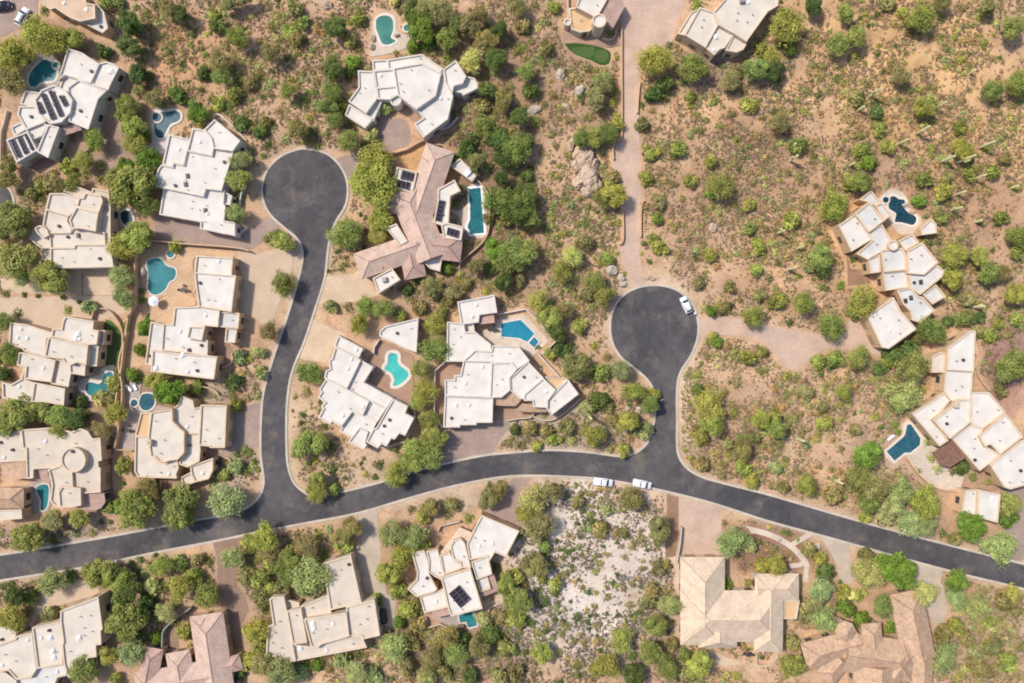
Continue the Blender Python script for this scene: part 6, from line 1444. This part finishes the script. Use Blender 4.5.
BO = [((584, 161), 7.5, 15, .25, 1.8, 'longest granite boulder, upright at the top of the outcrop left of the straight driveway'), ((590, 176), 9, 14, -.2, 2.0, 'largest granite boulder in the middle of the outcrop left of the straight driveway'), ((570, 146), 4, 8, .2, 1.2, 'narrow boulder above left of the longest granite boulder'), ((580, 91), 5.5, 6.5, .6, 1.1, 'pale boulder below the putting green'), ((560, 75), 4.5, 7, .3, 1.0, 'pale boulder left below the putting green'), ((534, 110), 8, 4, -.2, .9, 'flat pale boulder at the left edge of the open gully'),
 ((611, 271), 7, 6, .5, 1.3, 'round pale boulder above left of the right cul-de-sac'), ((621, 278), 4.5, 4, 0, .9, 'middle pale boulder above the right cul-de-sac, left of the driveway'), ((623, 284), 4.5, 3.4, .2, .8, 'lowest pale boulder above the right cul-de-sac, left of the driveway'), ((648, 277), 4, 3, 0, .6, 'low boulder right of the driveway mouth at the right cul-de-sac'), ((653, 279), 3, 3, 0, .5, 'small low boulder farther right of the driveway mouth at the right cul-de-sac'),
 ((579, 152), 5, 7, .5, 1.3, 'rounded boulder at the upper left of the granite outcrop left of the straight driveway'), ((577, 166), 4.5, 6, -.3, 1.2, 'middle left boulder of the granite outcrop left of the straight driveway'), ((579, 181), 5.5, 6.5, .2, 1.4, 'lower left boulder of the granite outcrop left of the straight driveway'), ((594, 164), 4, 6, .1, 1.2, 'narrow right-hand boulder of the granite outcrop left of the straight driveway'), ((597, 185), 5, 7, -.5, 1.3, 'lower right boulder of the granite outcrop left of the straight driveway'), ((588, 191), 6, 5, .3, 1.1, 'lowest boulder of the granite outcrop left of the straight driveway'), ((566, 107), 5, 3, .4, .8, 'low flat boulder between bushes in the middle of the open gully'), ((712, 228), 5, 5, .3, 1.0, 'isolated boulder on the dry middle slope'), ((373, 38), 3, 4, 0, .9, 'upper boulder at the left rim of the green bean pool'), ((372, 46), 4, 4, .3, 1.0, 'lower boulder at the left rim of the green bean pool'), ((397, 35), 3, 2.5, 0, .8, 'small boulder at the right rim of the green bean pool'), ((326, 5), 9, 5, .3, 1.1, 'flat brown boulder at the top edge left of the green bean pool'),
 ((143, 273), 3.5, 6, 0, 1.0, 'pale rock pile left of the three-lobed pool'), ((323, 455), 5, 7, .4, .9, 'grey rock in the yard below the saw-tooth white house'), ((638, 410), 4, 4, 0, .6, 'pale rock right of the left kerb below the right cul-de-sac'), ((627, 408), 3, 2.5, 0, .5, 'smaller pale rock among bushes left of the right road branch'), ((906, 205), 4, 3, .4, .8, 'pale rim rock at the right side of the very dark pool'), ((912, 212), 3.5, 3, 0, .8, 'lower rim rock at the right side of the very dark pool'), ((779, 540), 3, 2.5, 0, .6, 'pale rock in the brown bed beside the beige hip-roofed house'), ((818, 546), 3.5, 3, 0, .7, 'pale rock beside the small grey driveway right of the beige hip-roofed house'), ((718, 392), 4, 1.6, 0, .5, 'flat pale rock in the desert lot beside the right road branch')]
BO = [((b[0]), b[1]*1.3, b[2]*1.3, b[3], b[4]*1.6, b[5]) if 'outcrop' in b[5] else b for b in BO]
for k, b in enumerate(BO): boulder(*b, seed=900+k, mat='rock_pale' if 'pale' in b[5] else 'rock')
def saguaro_parts(h, seed, root):
    r = random.Random(seed)
    def col(p0, pts, rad, nm):
        m = MB(); n = 20; rings = []
        for q, k in pts:
            rings.append([(q[0]+rad*k*(1+(0.09 if i % 2 else -0.09))*math.cos(2*math.pi*i/n), q[1]+rad*k*(1+(0.09 if i % 2 else -0.09))*math.sin(2*math.pi*i/n), q[2]) for i in range(n)])
        for s in rings: m.v += s
        for a in range(len(rings)-1):
            for i in range(n): m.f.append((a*n+i, a*n+(i+1) % n, (a+1)*n+(i+1) % n, (a+1)*n+i))
        m.f.append(tuple((len(rings)-1)*n+i for i in range(n)))
        return m.build(nm, MT['cactus'], root)
    o = WLOC[root]
    R0 = 0.29
    col(None, [((o.x, o.y, o.z-0.2), .75), ((o.x, o.y, o.z+h*.2), .95), ((o.x, o.y, o.z+h*.6), 1.05), ((o.x, o.y, o.z+h*.9), .9), ((o.x, o.y, o.z+h*.97), .6), ((o.x, o.y, o.z+h), .15)], R0, 'stem')
    for k in range(r.choice((0, 1, 1, 2, 3)) if h > 4 else 0):
        a = r.uniform(0, 6.28); zb = h*r.uniform(.35, .5); ht = h*r.uniform(.18, .36); d = .62
        ex, ey = o.x+math.cos(a)*d, o.y+math.sin(a)*d; mx, my = o.x+math.cos(a)*.38, o.y+math.sin(a)*.38
        col(None, [((o.x, o.y, o.z+zb-.12), .6), ((mx, my, o.z+zb), .75), ((ex, ey, o.z+zb+.25), .95), ((ex, ey, o.z+zb+ht*.8), 1), ((ex, ey, o.z+zb+ht), .3)], .2, 'arm')
SG = [(768, 0, '400,390,450,350 355,445,385,425 515,580,555,545 590,535,650,495 665,435,715,395 685,650,745,620 745,655,820,605 835,595,905,565 805,295,830,275 90,590,115,575 85,645,125,620 320,665,335,640'), (768, 171, '35,250,65,235 115,310,145,300 75,395,115,380 815,35,875,25 725,160,780,150 825,205,860,195 810,545,865,540 965,70,1000,55 750,95,790,75'), (768, 342, '110,385,150,380 260,550,300,555'), (512, 342, '303,292,318,272')]
sg = []
for x0, y0, s in SG:
    for t in s.split():
        u, v, w, z = [float(q)/4 for q in t.split(',')]; sg.append((x0+u, y0+v, x0+w, y0+z))
sgl = describe([(q[0], q[1], 'tall' if math.dist(q[:2], q[2:]) > 14 else 'slender', 'pale') for q in sg], 'saguaro cactus')
for k, q in enumerate(sg):
    rb = math.dist(q[:2], (512, 341.5)); d = math.dist(q[:2], q[2:]); h = min(8.5, max(2.6, H*d/(rb+d)*0.95))
    x, y = gx(q[0], q[1]); root = empty('saguaro_cactus', (x, y, gz(q[0], q[1])), sgl[k], 'cactus', 'saguaro cacti on the slopes'); saguaro_parts(h, k, root)
# ------------------------------------------------------------ light, sky, camera
w = bpy.data.worlds.new('World'); SC.world = w; w.use_nodes = True; nt = w.node_tree; nt.nodes.clear()
sky = nt.nodes.new('ShaderNodeTexSky'); sky.sky_type = 'NISHITA'; sky.sun_disc = False
SUN_EL = math.radians(52); SX, SY = -0.87, 0.49
sky.sun_elevation = SUN_EL; sky.sun_rotation = math.atan2(SX, SY); sky.air_density = 1.0; sky.dust_density = 1.6
bg = nt.nodes.new('ShaderNodeBackground'); bg.inputs['Strength'].default_value = 0.15
wo = nt.nodes.new('ShaderNodeOutputWorld'); nt.links.new(sky.outputs[0], bg.inputs[0]); nt.links.new(bg.outputs[0], wo.inputs[0])
sd = bpy.data.lights.new('sun', 'SUN'); sd.energy = 3.65; sd.angle = math.radians(5.0); sd.color = (1.0, 0.935, 0.82)
so = bpy.data.objects.new('sun', sd); COL.objects.link(so)
sv = Vector((SX*math.cos(SUN_EL), SY*math.cos(SUN_EL), math.sin(SUN_EL))); so.rotation_euler = (-sv).to_track_quat('-Z', 'Y').to_euler(); so.location = (-60, 40, 80)
cd = bpy.data.cameras.new('camera'); cd.sensor_width = 36; cd.lens = 36*H/256.0; cd.clip_start = 1; cd.clip_end = 20000
co = bpy.data.objects.new('camera', cd); COL.objects.link(co); co.location = (0, 0, H); co.rotation_euler = (0, 0, 0); SC.camera = co
SC.view_settings.view_transform = 'Standard'; SC.view_settings.look = 'None'; SC.view_settings.exposure = 0; SC.view_settings.gamma = 1
SC.render.engine = 'CYCLES'; SC.cycles.max_bounces = 5; SC.cycles.diffuse_bounces = 3; SC.cycles.filter_width = 1.9
